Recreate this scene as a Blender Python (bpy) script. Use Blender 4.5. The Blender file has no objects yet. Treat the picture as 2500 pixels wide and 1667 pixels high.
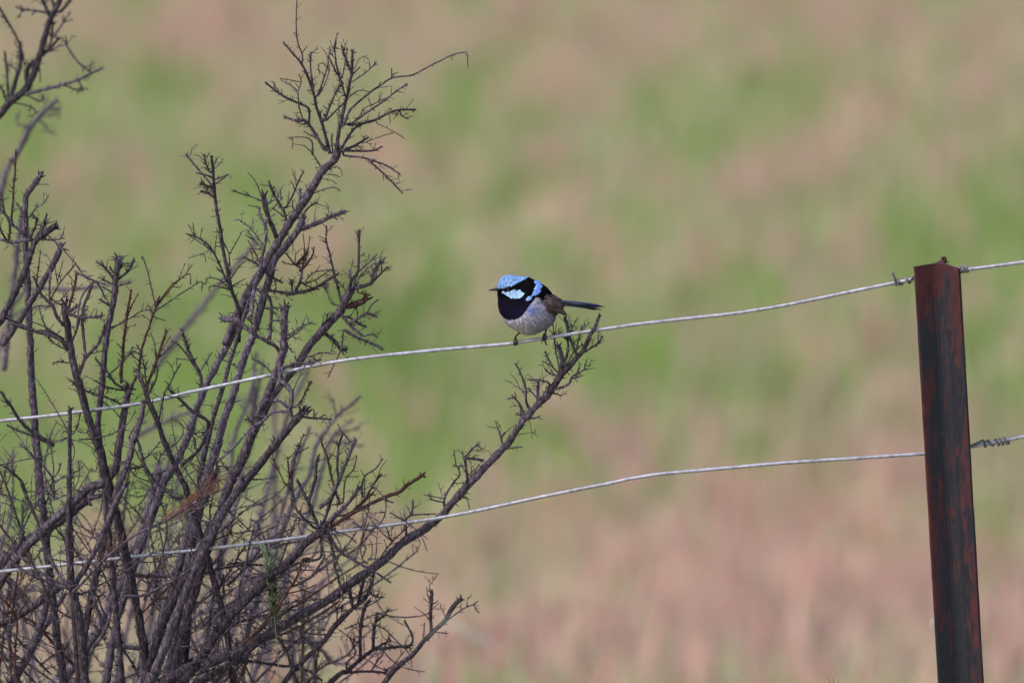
import bpy, math, random
import numpy as np
from mathutils import Vector, Matrix

random.seed(7); rng = np.random.default_rng(7)
scene = bpy.context.scene
COL = scene.collection

# ------------------------------------------------------------------ camera
PITCH = math.radians(7.0)
DIST = 8.7
CZ = 1.0
cam_d = bpy.data.cameras.new('camera')
cam = bpy.data.objects.new('camera', cam_d); COL.objects.link(cam)
CAM = np.array([0.0, -DIST*math.cos(PITCH), CZ + DIST*math.sin(PITCH)])
cam.location = CAM
cam.rotation_euler = (math.radians(90) - PITCH, 0, 0)
cam_d.sensor_width = 36; cam_d.lens = 300
cam_d.clip_start = 0.1; cam_d.clip_end = 3000
cam_d.dof.use_dof = True
cam_d.dof.focus_distance = DIST + 0.01
cam_d.dof.aperture_fstop = 5.0
scene.camera = cam

# ------------------------------------------------------------------ world, sun, exposure
SUN_EL, SUN_AZ = math.radians(46), math.radians(242)   # azimuth from north (+Y), clockwise
w = bpy.data.worlds.new('World'); scene.world = w; w.use_nodes = True
nt = w.node_tree; nt.nodes.clear()
sky = nt.nodes.new('ShaderNodeTexSky'); sky.sky_type = 'NISHITA'; sky.sun_disc = False
sky.sun_elevation = SUN_EL; sky.sun_rotation = SUN_AZ
sky.air_density = 1.0; sky.dust_density = 3.0; sky.ozone_density = 1.0
bg = nt.nodes.new('ShaderNodeBackground'); bg.inputs['Strength'].default_value = 0.135
out = nt.nodes.new('ShaderNodeOutputWorld')
nt.links.new(sky.outputs[0], bg.inputs[0]); nt.links.new(bg.outputs[0], out.inputs[0])
sd = bpy.data.lights.new('sun', 'SUN'); sd.energy = 1.15; sd.angle = math.radians(35); sd.color = (1, .975, .95)
sun = bpy.data.objects.new('sun', sd); COL.objects.link(sun)
sv = Vector((math.sin(SUN_AZ)*math.cos(SUN_EL), math.cos(SUN_AZ)*math.cos(SUN_EL), math.sin(SUN_EL)))
sun.rotation_euler = (-sv).to_track_quat('-Z', 'Y').to_euler()
vs = scene.view_settings
vs.view_transform = 'Standard'; vs.look = 'None'; vs.exposure = 0.62; vs.gamma = 1; vs.use_curve_mapping = False

# ------------------------------------------------------------------ helpers
PX = 36.0/300*DIST/2500          # metres per photograph pixel at the fence
_f = np.array([0, math.cos(PITCH), -math.sin(PITCH)])
_u = np.array([0, math.sin(PITCH), math.cos(PITCH)])
_r = np.array([1.0, 0, 0])
K = 36.0/300/2500

def W(x, y, d=0.0):
    """place on the vertical plane d metres behind the fence that is sighted at (x, y)"""
    v = _f + _r*((x-1250)*K) - _u*((y-833.5)*K)
    t = (d - CAM[1])/v[1]
    return CAM + v*t

def WW(P):
    """many points: columns x, y, d (metres)"""
    P = np.asarray(P, float)
    v = _f[None, :] + _r[None, :]*((P[:, 0:1]-1250)*K) - _u[None, :]*((P[:, 1:2]-833.5)*K)
    t = (P[:, 2] - CAM[1])/v[:, 1]
    return CAM + v*t[:, None]

class MB:
    def __init__(s): s.v = []; s.f = []; s.n = 0; s.c = []
    def add(s, verts, faces, col=None):
        verts = np.asarray(verts, float)
        s.v.append(verts); b = s.n
        s.f.extend([tuple(i+b for i in f) for f in faces]); s.n += len(verts)
        if col is not None:
            s.c.append(np.tile(np.asarray(col, float), (len(verts), 1)) if np.ndim(col) == 1 else np.asarray(col))
    def build(s, name, mat, parent=None, smooth=True):
        me = bpy.data.meshes.new(name)
        V = np.concatenate(s.v) if s.v else np.zeros((0, 3))
        me.from_pydata(V.tolist(), [], s.f)
        if s.c:
            C = np.concatenate(s.c); C = np.concatenate([C[:, :3], np.ones((len(C), 1))], 1)
            a = me.color_attributes.new('Col', 'FLOAT_COLOR', 'POINT'); a.data.foreach_set('color', C.ravel().astype('f'))
        if smooth: me.polygons.foreach_set('use_smooth', [True]*len(me.polygons))
        me.materials.append(mat); me.update()
        o = bpy.data.objects.new(name, me); COL.objects.link(o)
        if parent is not None:
            o.parent = parent
            p = parent; M = Matrix.Identity(4)
            while p is not None: M = Matrix.LocRotScale(p.location, p.rotation_euler, p.scale) @ M; p = p.parent
            o.matrix_basis = M.inverted() if True else M
        return o

def rebase(o, loc):
    """move a mesh object's origin without moving the mesh"""
    loc = Vector(loc); o.data.transform(Matrix.Translation(-loc)); o.location = o.location + loc

def tag(o, label=None, cat=None, group=None, kind=None):
    if label: o['label'] = label
    if cat: o['category'] = cat
    if group: o['group'] = group
    if kind: o['kind'] = kind
    return o

def empty(name, loc, label, cat, group=None):
    o = bpy.data.objects.new(name, None); COL.objects.link(o); o.location = loc
    o.empty_display_size = .02
    return tag(o, label, cat, group)

def tube(mb, P, R, sides=7, col=None, cap=True, squash=None):
    """P (n,3) metres, R (n,) radii metres"""
    P = np.asarray(P, float); R = np.asarray(R, float); n = len(P)
    T = np.gradient(P, axis=0); T /= np.linalg.norm(T, axis=1)[:, None] + 1e-12
    ref = np.array([0.0, -1, 0.05]) if abs(T[0][1]) < .9 else np.array([1.0, 0, 0])
    N = np.cross(T[0], ref); N /= np.linalg.norm(N)
    rings = []
    a = np.linspace(0, 2*np.pi, sides, endpoint=False)
    ca, sa = np.cos(a)[:, None], np.sin(a)[:, None]
    for i in range(n):
        N = N - T[i]*np.dot(N, T[i]); N /= np.linalg.norm(N) + 1e-12
        B = np.cross(T[i], N)
        k = 1 if squash is None else squash
        rings.append(P[i] + R[i]*(ca*N + sa*B*k))
    V = np.concatenate(rings); F = []
    for i in range(n-1):
        for j in range(sides):
            j2 = (j+1) % sides
            F.append((i*sides+j, i*sides+j2, (i+1)*sides+j2, (i+1)*sides+j))
    if cap:
        F.append(tuple(range(sides))[::-1]); F.append(tuple((n-1)*sides+j for j in range(sides)))
    mb.add(V, F, col)

def catmull(P, step):
    P = np.asarray(P, float)
    if len(P) == 2:
        n = max(2, int(np.linalg.norm(P[1]-P[0])/step)+1)
        return P[0] + (P[1]-P[0])*np.linspace(0, 1, n)[:, None]
    Q = np.vstack([2*P[0]-P[1], P, 2*P[-1]-P[-2]]); outp = []
    for i in range(1, len(Q)-2):
        p0, p1, p2, p3 = Q[i-1:i+3]
        n = max(1, int(np.linalg.norm(p2-p1)/step))
        for t in np.arange(n)/n:
            outp.append(.5*((2*p1)+(-p0+p2)*t+(2*p0-5*p1+4*p2-p3)*t*t+(-p0+3*p1-3*p2+p3)*t**3))
    outp.append(P[-1])
    return np.array(outp)

# ------------------------------------------------------------------ materials
def newmat(name):
    m = bpy.data.materials.new(name); m.use_nodes = True
    n = m.node_tree; b = n.nodes['Principled BSDF']
    return m, n, b
def texco(n, scale, kind='Object'):
    t = n.nodes.new('ShaderNodeTexCoord'); mp = n.nodes.new('ShaderNodeMapping')
    mp.inputs['Scale'].default_value = scale
    n.links.new(t.outputs[kind], mp.inputs[0]); return mp
def noise(n, vec, scale, detail=4, rough=.6):
    t = n.nodes.new('ShaderNodeTexNoise'); t.inputs['Scale'].default_value = scale
    t.inputs['Detail'].default_value = detail; t.inputs['Roughness'].default_value = rough
    n.links.new(vec.outputs[0], t.inputs['Vector']); return t
def ramp(n, src, stops):
    r = n.nodes.new('ShaderNodeValToRGB'); e = r.color_ramp.elements
    while len(e) < len(stops): e.new(.5)
    for k, (p, c) in enumerate(stops): e[k].position = p; e[k].color = (*c, 1)
    n.links.new(src, r.inputs[0]); return r
def bump(n, src, b, strength, dist):
    u = n.nodes.new('ShaderNodeBump'); u.inputs['Strength'].default_value = strength
    u.inputs['Distance'].default_value = dist
    n.links.new(src, u.inputs['Height']); n.links.new(u.outputs[0], b.inputs['Normal'])

def bark(name, c0, c1, c2, rough=.85):
    m, n, b = newmat(name)
    mp = texco(n, (1, 1, .35)); t = noise(n, mp, 420, 5, .7)
    r = ramp(n, t.outputs[0], [(.36, c0), (.51, c1), (.66, c2)])
    n.links.new(r.outputs[0], b.inputs['Base Color']); b.inputs['Roughness'].default_value = rough
    b.inputs['Specular IOR Level'].default_value = .3
    t2 = noise(n, mp, 900, 3, .6); bump(n, t2.outputs[0], b, .4, .0007)
    return m
M = {}
M['bark'] = bark('bark', (.022, .015, .022), (.073, .053, .072), (.21, .168, .21))
M['bark_dark'] = bark('dark_bark', (.013, .009, .013), (.044, .032, .042), (.14, .110, .138))
M['bark_grey'] = bark('grey_bark', (.034, .025, .038), (.110, .086, .120), (.29, .245, .30))
M['bark_red'] = bark('red_bark', (.032, .012, .011), (.075, .030, .027), (.15, .08, .075))
m, n, b = newmat('dry_needle'); b.inputs['Base Color'].default_value = (.20, .085, .055, 1); b.inputs['Roughness'].default_value = .7; M['needle'] = m
m, n, b = newmat('galvanised_wire')
mp = texco(n, (1, 1, 1)); t = noise(n, mp, 160, 5, .65)
r = ramp(n, t.outputs[0], [(.3, (.24, .22, .25)), (.5, (.50, .48, .55)), (.72, (.68, .66, .74))])
n.links.new(r.outputs[0], b.inputs['Base Color']); b.inputs['Metallic'].default_value = .6; b.inputs['Roughness'].default_value = .5
t2 = noise(n, mp, 900, 3); bump(n, t2.outputs[0], b, .25, .0006)
M['wire'] = m
m, n, b = newmat('dull_tie_wire')
t = noise(n, texco(n, (1, 1, 1)), 300, 4); r = ramp(n, t.outputs[0], [(.3, (.11, .10, .11)), (.7, (.29, .265, .30))])
n.links.new(r.outputs[0], b.inputs['Base Color']); b.inputs['Metallic'].default_value = .3; b.inputs['Roughness'].default_value = .6
M['tie'] = m
# rusty post: black coating flaking off to red rust
m, n, b = newmat('rusty_steel')
mp = texco(n, (1, 1, .25)); t = noise(n, mp, 95, 6, .62)
sep = n.nodes.new('ShaderNodeSeparateXYZ'); tc = n.nodes.new('ShaderNodeTexCoord'); n.links.new(tc.outputs['Object'], sep.inputs[0])
mr = n.nodes.new('ShaderNodeMapRange'); mr.inputs['From Min'].default_value = -.075; mr.inputs['From Max'].default_value = -.012
mr.inputs['To Min'].default_value = 0; mr.inputs['To Max'].default_value = .17
n.links.new(sep.outputs['Z'], mr.inputs['Value'])
ad = n.nodes.new('ShaderNodeMath'); ad.operation = 'ADD'; n.links.new(t.outputs[0], ad.inputs[0]); n.links.new(mr.outputs[0], ad.inputs[1])
rust_at = n.nodes.new('ShaderNodeAttribute'); rust_at.attribute_name = 'Col'
ad2 = n.nodes.new('ShaderNodeMath'); ad2.operation = 'ADD'; n.links.new(ad.outputs[0], ad2.inputs[0]); n.links.new(rust_at.outputs['Fac'], ad2.inputs[1])
mask = ramp(n, ad2.outputs[0], [(.54, (0, 0, 0)), (.645, (1, 1, 1))])
t3 = noise(n, texco(n, (1, 1, .6)), 260, 5, .7)
coat = ramp(n, t3.outputs[0], [(.3, (.003, .004, .008)), (.6, (.011, .011, .022)), (.8, (.05, .050, .076))])
t4 = noise(n, texco(n, (1, 1, .5)), 140, 5, .7)
rust = ramp(n, t4.outputs[0], [(.3, (.026, .005, .008)), (.55, (.064, .011, .014)), (.8, (.12, .025, .024))])
mx = n.nodes.new('ShaderNodeMix'); mx.data_type = 'RGBA'
n.links.new(mask.outputs[0], mx.inputs[0]); n.links.new(coat.outputs[0], mx.inputs[6]); n.links.new(rust.outputs[0], mx.inputs[7])
n.links.new(mx.outputs[2], b.inputs['Base Color'])
rr = ramp(n, mask.outputs[0], [(0, (.5,)*3), (1, (.85,)*3)]); n.links.new(rr.outputs[0], b.inputs['Roughness'])
bump(n, t4.outputs[0], b, .35, .001)
M['post'] = m
def colmat(name, rough=.8, transl=0.0, sheen=0.0, spec=.3, mul=None):
    m, n, b = newmat(name)
    a = n.nodes.new('ShaderNodeAttribute'); a.attribute_name = 'Col'
    n.links.new(a.outputs['Color'], b.inputs['Base Color'])
    b.inputs['Roughness'].default_value = rough; b.inputs['Specular IOR Level'].default_value = spec
    if sheen: b.inputs['Sheen Weight'].default_value = sheen
    if transl:
        tr = n.nodes.new('ShaderNodeBsdfTranslucent'); n.links.new(a.outputs['Color'], tr.inputs[0])
        ms = n.nodes.new('ShaderNodeMixShader'); ms.inputs[0].default_value = transl
        o = n.nodes['Material Output']
        n.links.new(b.outputs[0], ms.inputs[1]); n.links.new(tr.outputs[0], ms.inputs[2]); n.links.new(ms.outputs[0], o.inputs[0])
    return m
M['grass'] = colmat('grass_blades', .7, .45, spec=.2)
M['plumage'] = colmat('plumage', .85, 0, 0, .06)
M['quill'] = colmat('flight_feathers', .55, 0, 0, .35)
m, n, b = newmat('horn'); b.inputs['Base Color'].default_value = (.022, .020, .022, 1); b.inputs['Roughness'].default_value = .38; M['horn'] = m
m, n, b = newmat('eye_gloss'); b.inputs['Base Color'].default_value = (.008, .005, .004, 1); b.inputs['Roughness'].default_value = .08; M['eye'] = m
m, n, b = newmat('leg_skin')
t = noise(n, texco(n, (1, 1, 1)), 1500, 3); r = ramp(n, t.outputs[0], [(.3, (.018, .009, .009)), (.7, (.060, .030, .028))])
n.links.new(r.outputs[0], b.inputs['Base Color']); b.inputs['Roughness'].default_value = .6; M['leg'] = m
# ground
m, n, b = newmat('paddock_soil')
mp = texco(n, (1, 1, 1)); t = noise(n, mp, 1.6, 6, .65)
r = ramp(n, t.outputs[0], [(.35, (.14, .18, .06)), (.5, (.22, .22, .11)), (.65, (.30, .22, .15))])
n.links.new(r.outputs[0], b.inputs['Base Color']); b.inputs['Roughness'].default_value = .95
M['ground'] = m

# ------------------------------------------------------------------ the setting: ground, meadow
def zg(y):
    y = np.asarray(y, float)
    s = np.clip(y/14, 0, 1); s = s*s*(3-2*s)
    far = np.clip((y-60)/400, 0, None)
    return -1.15*s + 22*far**1.3

ys = np.concatenate([np.linspace(-60, 0, 13), np.linspace(1, 60, 60), np.linspace(70, 900, 30)])
xs = np.concatenate([np.linspace(-700, -40, 10), np.linspace(-30, 30, 41), np.linspace(40, 700, 10)])
V = []
for y in ys:
    for x in xs:
        V.append((x, y, float(zg(y)) + .03*math.sin(x*.9+y*.4)*math.cos(y*.7) * (1 if abs(x) < 40 else 0)))
F = [(j*len(xs)+i, j*len(xs)+i+1, (j+1)*len(xs)+i+1, (j+1)*len(xs)+i) for j in range(len(ys)-1) for i in range(len(xs)-1)]
g = MB(); g.add(V, F)
ground = g.build('ground', M['ground']); tag(ground, kind='structure')

# patches of the meadow; numbers are where each is sighted, turned into places on the ground
def ground_at(x, y):
    v = _f + _r*((x-1250)*K) - _u*((y-833.5)*K)
    t = 20.0
    for _ in range(40):
        p = CAM + v*t; t = t*1.0 + (p[2]-float(zg(p[1]))-.12)/(-v[2])*.7
    return CAM + v*t
PATCH = []     # (X, Y, sx, sy, green, pink, dark)
def patch(x, y, sx, sy, gr, pk, dk=0):
    s = 2500/2352; p = ground_at(x*s, y*s); q = ground_at(x*s, (y-sy)*s); r_ = ground_at(x*s, (y+sy)*s)
    D = p[1]-CAM[1]
    PATCH.append((p[0], p[1], sx*s*K*D, max(.25, (q[1]-r_[1])/2), gr, pk, dk))
for a in [(250,50,260,70,-.3,1.0),(720,50,260,70,-.3,.9),(1700,40,330,80,-.3,.9),(2020,60,200,70,-.2,.7),(2310,180,80,120,-.2,.7),
          (1130,60,130,60,0,.5),(560,130,150,60,-.2,.6),(1500,110,180,60,0,.5),(1000,420,130,60,-.2,.5),(1880,400,120,80,-.1,.5),
          (1130,640,70,50,-.3,.7),(1400,980,120,70,-.4,.7),(1560,1230,220,120,-.6,1.1),(1850,1230,200,110,-.5,1.0),(1560,1420,280,110,-.5,1.1),
          (2080,1120,90,90,-.4,.9),(1950,1420,180,110,-.5,1.1),(2300,1380,100,150,-.5,1.0),(1250,1400,150,100,-.3,.6),(2030,250,120,60,-.1,.4),
          (300,1400,200,80,-.3,.5),(1100,1180,90,60,-.2,.4),(2230,980,60,60,-.3,.5),(1720,1540,250,70,-.4,.9),(230,400,80,60,-.1,.4),
          (130,240,120,60,.6,-.4),(390,190,90,45,.9,-.5,.3),(900,370,220,90,.6,-.4),(1080,265,80,45,1.1,-.5),(1480,220,80,45,.9,-.5),
          (1850,180,90,45,.8,-.5),(930,640,140,90,1.3,-.8,.5),(880,740,150,70,1.2,-.8,.4),(1250,810,180,60,.9,-.6),(1050,990,170,110,1.3,-.8),
          (1680,860,150,70,.7,-.4),(2150,520,110,80,1.1,-.6,.1),(2300,350,80,120,.9,-.5),(2200,640,120,60,.9,-.5),(2320,870,60,60,.9,-.5),
          (100,600,160,70,.8,-.5,.2),(60,290,120,60,.9,-.5),(500,750,150,90,1.0,-.6),(200,900,250,110,.9,-.6,.1),(1370,780,130,60,.7,-.4),(1570,570,130,60,.5,-.3),
          (1330,560,150,60,.5,-.4),(1700,650,130,60,.6,-.3),(650,900,150,100,.8,-.5),(1350,1500,130,60,.4,-.2),(1720,1060,120,50,.2,-.2),(2250,1200,60,90,.5,-.3),
          (300,1150,250,80,.4,-.2),(1830,1540,60,40,.4,-.2)]:
    patch(*a)
PA = np.array([(*p[:7],) for p in PATCH])

def vnoise(x, y, s, seed):
    """smooth value noise"""
    r_ = np.random.default_rng(seed).random((256, 256))
    x = x*s + 97.3; y = y*s + 53.1
    xi = np.floor(x).astype(int); yi = np.floor(y).astype(int); fx = x-xi; fy = y-yi
    fx = fx*fx*(3-2*fx); fy = fy*fy*(3-2*fy)
    g_ = lambda i, j: r_[i % 256, j % 256]
    return (g_(xi, yi)*(1-fx)+g_(xi+1, yi)*fx)*(1-fy)+(g_(xi, yi+1)*(1-fx)+g_(xi+1, yi+1)*fx)*fy

def meadow(name, label, cat, N, kind):
    # more blades where the field is near, spread over the strip the camera can see and its flanks
    Y = 5 + 54*rng.random(N)**1.15
    half = 1.6 + .115*(Y+8.6)
    X = (rng.random(N)*2-1)*half
    gw = np.zeros(N); pk = np.zeros(N); dk = np.zeros(N)
    for (px, py, sx, sy, a, bq, c) in PA:
        e = np.exp(-.5*((X-px)/sx)**2 - .5*((Y-py)/sy)**2)
        gw += 1.0*a*e; pk += .82*bq*e; dk += c*e
    gw += (vnoise(X, Y*.35, 3.0, 1)-.5)*1.5 + (vnoise(X, Y*.5, 9, 2)-.5)*4.0
    pk += (vnoise(X, Y*.35, 3.2, 3)-.5)*1.6 + (vnoise(X, Y*.4, 9, 4)-.5)*4.4
    if kind == 'green': keep = rng.random(N) < np.clip(.66 + .46*gw, .06, 1)
    elif kind == 'pink': keep = rng.random(N) < np.clip(.0 + .34*pk - .12*gw, .0, 1)
    else: keep = rng.random(N) < np.clip(.48 - .35*gw + .15*pk, .06, 1)
    X, Y, gw, pk, dk = X[keep], Y[keep], gw[keep], pk[keep], dk[keep]; n_ = len(X)
    Z = zg(Y) - .01
    a = rng.random(n_)*2*np.pi
    if kind == 'green': h = .08+.09*rng.random(n_); wd = .005+.004*rng.random(n_); lean = .35
    elif kind == 'pink': h = .13+.13*rng.random(n_); wd = .006+.006*rng.random(n_); lean = .3
    else: h = .11+.12*rng.random(n_); wd = .004+.004*rng.random(n_); lean = .45
    lx = np.cos(a)*h*lean*rng.random(n_); ly = np.sin(a)*h*lean*rng.random(n_)
    b_ = a + rng.random(n_)*3; wx = np.cos(b_)*wd; wy = np.sin(b_)*wd
    base = np.stack([X, Y, Z], 1); wv = np.stack([wx, wy, 0*wx], 1)
    mid = base + np.stack([lx*.35, ly*.35, h*.62], 1); tip = base + np.stack([lx, ly, h], 1)
    if kind == 'pink': V = np.stack([base-wv*.25, base+wv*.25, mid+wv*1.3, mid-wv*1.3, tip], 1).reshape(-1, 3)
    else: V = np.stack([base-wv, base+wv, mid+wv*.8, mid-wv*.8, tip], 1).reshape(-1, 3)
    j = np.arange(n_)[:, None]*5
    quads = (j + np.array([0, 1, 2, 3])); tris = (j + np.array([3, 2, 4]))
    loops = np.concatenate([quads, tris], 1).ravel()
    starts = np.stack([np.arange(n_)*7, np.arange(n_)*7+4], 1).ravel(); tot = np.tile([4, 3], n_)
    me = bpy.data.meshes.new(name); me.vertices.add(len(V)); me.vertices.foreach_set('co', V.ravel())
    me.loops.add(len(loops)); me.loops.foreach_set('vertex_index', loops.astype(np.int32))
    me.polygons.add(2*n_); me.polygons.foreach_set('loop_start', starts.astype(np.int32)); me.polygons.foreach_set('loop_total', tot.astype(np.int32))
    me.update(calc_edges=True)
    q = rng.random((n_, 1)); k = .75+.5*rng.random((n_, 1))
    if kind == 'green': c = (np.array([.205, .34, .065])*(1-q)+np.array([.34, .44, .145])*q); c = c*(1-.35*np.clip(dk, 0, 1))[:, None]
    elif kind == 'pink': c = (np.array([.54, .28, .255])*(1-q)+np.array([.60, .42, .34])*q)
    else: c = (np.array([.47, .42, .25])*(1-q)+np.array([.60, .54, .38])*q)
    c = np.concatenate([c*k*CG, np.ones((n_, 1))], 1)
    ca = me.color_attributes.new('Col', 'FLOAT_COLOR', 'POINT'); ca.data.foreach_set('color', np.repeat(c, 5, 0).ravel().astype('f'))
    me.materials.append(M['grass'])
    o = bpy.data.objects.new(name, me); COL.objects.link(o)
    tag(o, label, cat, kind='stuff')
CG = np.array([1.20, 1.20, 1.20])
meadow('green_grass', 'soft green grass of the paddock far behind the fence', 'grass', 230000, 'green')
meadow('dry_grass', 'dry straw coloured grass mixed through the blurred paddock', 'grass', 190000, 'dry')
meadow('seeding_grass', 'pinkish brown seeding grass in patches across the blurred paddock', 'grass', 150000, 'pink')

# ------------------------------------------------------------------ steel post
def build_post():
    top = W(2293, 642, 0); bot_c = W(2352, 1667, 0)
    lean = (bot_c-top); lean = lean/abs(lean[2])
    L = .0274; th = .0021
    angs = [math.radians(-74.5), math.radians(45.5), math.radians(165.5)]
    dirs = [np.array([math.sin(a), -math.cos(a)]) for a in angs]
    # outline of the Y section, walked flange by flange
    order = [0, 1, 2]; pts = []; edge = []
    for k in order:
        d = dirs[k]; nrm = np.array([-d[1], d[0]])
        # fillet near root, flange, rounded end
        for s_, lst in ((-1, [(.16, 1.55), (.30, 1.05), (.93, .95), (.985, .75)]), (1, [(.985, .75), (.93, .95), (.30, 1.05), (.16, 1.55)])):
            for (q, wq) in lst:
                pts.append(d*L*q + nrm*s_*th*wq); edge.append(1.0 if q > .9 else 0.0)
    pts = np.array(pts); npt = len(pts)
    # order the points by flange so the loop is simple (-74 -> 45 -> 165, counter-clockwise seen from above)
    mb = MB(); zs = [0, .0015, .004, .01, .02]; z = .02
    H = top[2] + .35
    while z < H: z += .015; zs.append(min(z, H))
    rs = np.random.default_rng(5)
    rings = []; cols = []
    for i, z in enumerate(zs):
        R = []
        for j, p in enumerate(pts):
            q = np.linalg.norm(p)/L
            k = j//8
            drop = 0
            if i < 4:
                drop = (.0042*max(0, q-.1) if k < 2 else -.0012*q) * (1-i/4)
                drop += rs.normal(0, .00035)*(1-i/4) + (.0011*math.sin(j*2.1))*(1-i/4)*(q > .5)
            pp = p*(1 + (.03 if i == 0 else .0)) * (1+rs.normal(0, .004))
            R.append([top[0]+pp[0]+lean[0]*z, top[1]+pp[1]+lean[1]*z, top[2]-z-drop])
            cols.append((.10*edge[j] + (.05 if q < .25 else 0),)*3)
        rings.append(R)
    V = np.array(rings).reshape(-1, 3) ; F = []
    for i in range(len(zs)-1):
        for j in range(npt):
            j2 = (j+1) % npt
            F.append((i*npt+j, i*npt+j2, (i+1)*npt+j2, (i+1)*npt+j))
    # top cap: three flange strips plus the middle
    for k in range(3):
        b0 = k*8
        for a_ in range(3): F.append((b0+a_, b0+7-a_, b0+6-a_, b0+a_+1)[::-1])
    F.append((0, 8, 16)); F.append((7, 0, 8)) if False else None
    F = [f for f in F if f]
    F.append((0, 7, 8)); F.append((8, 15, 16)); F.append((16, 23, 0))
    mb.add(V, F, np.array(cols))
    root = empty('fence_post', (W(2352, 1667, 0)[0]+lean[0]*.6, 0, 0), 'dark rusty steel fence post with flaking black paint beside the wires', 'fence post')
    o = mb.build('picket', M['post'], root, smooth=False)
    for p in o.data.polygons: p.use_smooth = False
    # origin at the top so the rust gradient can follow the height
    me = o.data; off = Vector(top); base = Vector(o.matrix_basis.translation)
    me.transform(Matrix.Translation(-off)); o.matrix_basis = Matrix.Translation(base + off)
    # burr folded over at the hammered back corner
    mb = MB()
    for (a_, b_, c_, r_) in [((1000, 215), (1050, 190), (1085, 205), .0011), ((1010, 245), (1070, 225), (1095, 235), .0009), ((1040, 262), (1090, 262), (1125, 282), .0008)]:
        z2 = lambda q: W(2150+q[0]/6.72, 600+q[1]/6.72, .02)
        P = catmull([z2(a_), z2(b_), z2(c_)], .0015); tube(mb, P, np.linspace(r_*1.6, r_*.5, len(P)), 6, (.25,)*3)
    ob = mb.build('burr', M['post'], root, smooth=False)
    off = Vector(top); base = Vector(ob.matrix_basis.translation); ob.data.transform(Matrix.Translation(-off)); ob.matrix_basis = Matrix.Translation(base+off)
    # scrap of white web stuck to the edge
    mb = MB()
    for k in range(7):
        x0, y0 = 2276+rs.normal(0, 1.2), 1520+rs.normal(0, 5)
        P = catmull([W(x0+3, y0+4, -.008), W(x0-3+rs.normal(0, 2), y0, -.009), W(x0+1, y0-6, -.008)], .001)
        tube(mb, P, np.full(len(P), .00022), 4)
    m_, n_, b_ = newmat('white_web'); b_.inputs['Base Color'].default_value = (.7, .68, .66, 1)
    mb.build('web_scrap', m_, root)
build_post()

# ------------------------------------------------------------------ wires
WD = .012; S_ = 2500/2352
def wire_pts(lst, d=WD, step=.02):
    return catmull([W(x, y, d) for x, y in lst], step)
def helix(p0, p1, turns, R0, ph=0, n=None, R1=None, lead=None):
    p0 = np.array(p0); p1 = np.array(p1); ax = (p1-p0); ax /= np.linalg.norm(ax)
    a = np.array([0, 1.0, 0]); a -= ax*np.dot(a, ax); a /= np.linalg.norm(a); b = np.cross(ax, a)
    n = n or int(turns*18)+2; t = np.linspace(0, 1, n)
    R = R0 + ((R1 or R0)-R0)*t
    an = ph + 2*np.pi*turns*t
    return p0 + (p1-p0)*t[:, None] + R[:, None]*(np.cos(an)[:, None]*a + np.sin(an)[:, None]*b)
RW = .00185
def make_wire(pts, label, r=RW):
    P = wire_pts([(x*S_, y*S_) for x, y in pts])
    mid = P[len(P)//2]
    kz = np.random.default_rng(len(label)); kk = np.interp(np.arange(len(P)), np.arange(0, len(P)+6, 6), kz.normal(0, .00055, len(range(0, len(P)+6, 6)))); kk[(P[:, 0] > -.08) & (P[:, 0] < .1)] *= .2; P = P + np.stack([0*kk, .5*kk, kk], 1)
    root = empty('fence_wire', tuple(mid), label, 'wire', 'galvanised wires of the fence')
    t = np.arange(len(P)); P = P + np.stack([0*t, .0003*np.sin(t*.9), .00035*np.sin(t*.55+1)], 1)
    mb = MB(); tube(mb, P, np.full(len(P), r), 12); mb.build('strand', M['wire'], root)
    return root
wa = make_wire([(-3500, 1180), (-1800, 1120), (-700, 1040), (0, 967), (160, 950), (340, 925), (430, 902), (640, 857), (760, 833), (900, 814), (1050, 799), (1180, 788), (1260, 775), (1400, 755), (1560, 735), (1700, 718), (1820, 698), (1950, 672), (2050, 652), (2097, 642), (2165, 628)],
               'upper galvanised wire the bird perches on, tied off left of the post')
wb = make_wire([(2165, 628), (2205, 621), (2270, 613), (2352, 602), (3200, 505), (5200, 420)], 'upper galvanised wire running off to the right of the post with tight coils')
wc = make_wire([(-3500, 1520), (-1800, 1450), (-700, 1380), (0, 1312), (150, 1297), (380, 1270), (700, 1232), (1000, 1190), (1250, 1140), (1400, 1110), (1500, 1090), (1700, 1072), (1900, 1057), (2120, 1040), (2180, 1034)],
               'lower galvanised wire running left from the post through the dead shrub')
wd_ = make_wire([(2180, 1034), (2222, 1028), (2300, 1014), (2352, 1003), (3200, 870), (5200, 800)], 'lower galvanised wire right of the post with a loosely twisted loop end')
def z2(x, y, d=WD): return W(2150+x/6.72, 600+y/6.72, d)
def z3(x, y, d=WD): return W(2150+x/6.72, 1020+y/6.72, d)
RT = .0013
mb = MB()
P = np.vstack([[z2(185, 440, WD-.004), z2(205, 480, WD-.004), z2(225, 525, WD-.0035)], helix(z2(245, 600), z2(300, 590), 1.05, RW+RT*.8, 4.4), helix(z2(335, 585), z2(470, 560), 1.0, RW+RT*.9, 4.6), [z2(520, 520, WD-.002), z2(560, 515, WD)]])
P = catmull(P, .0008); tube(mb, P, np.full(len(P), RT), 8); mb.build('end_knot', M['tie'], wa)
mb = MB(); P = helix(z2(1235, 405), z2(1425, 378), 3.6, RW+RT*.95, 1.2, 90); tube(mb, P, np.full(len(P), RT*1.08), 9); mb.build('coil', M['tie'], wb)
mb = MB()
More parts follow.
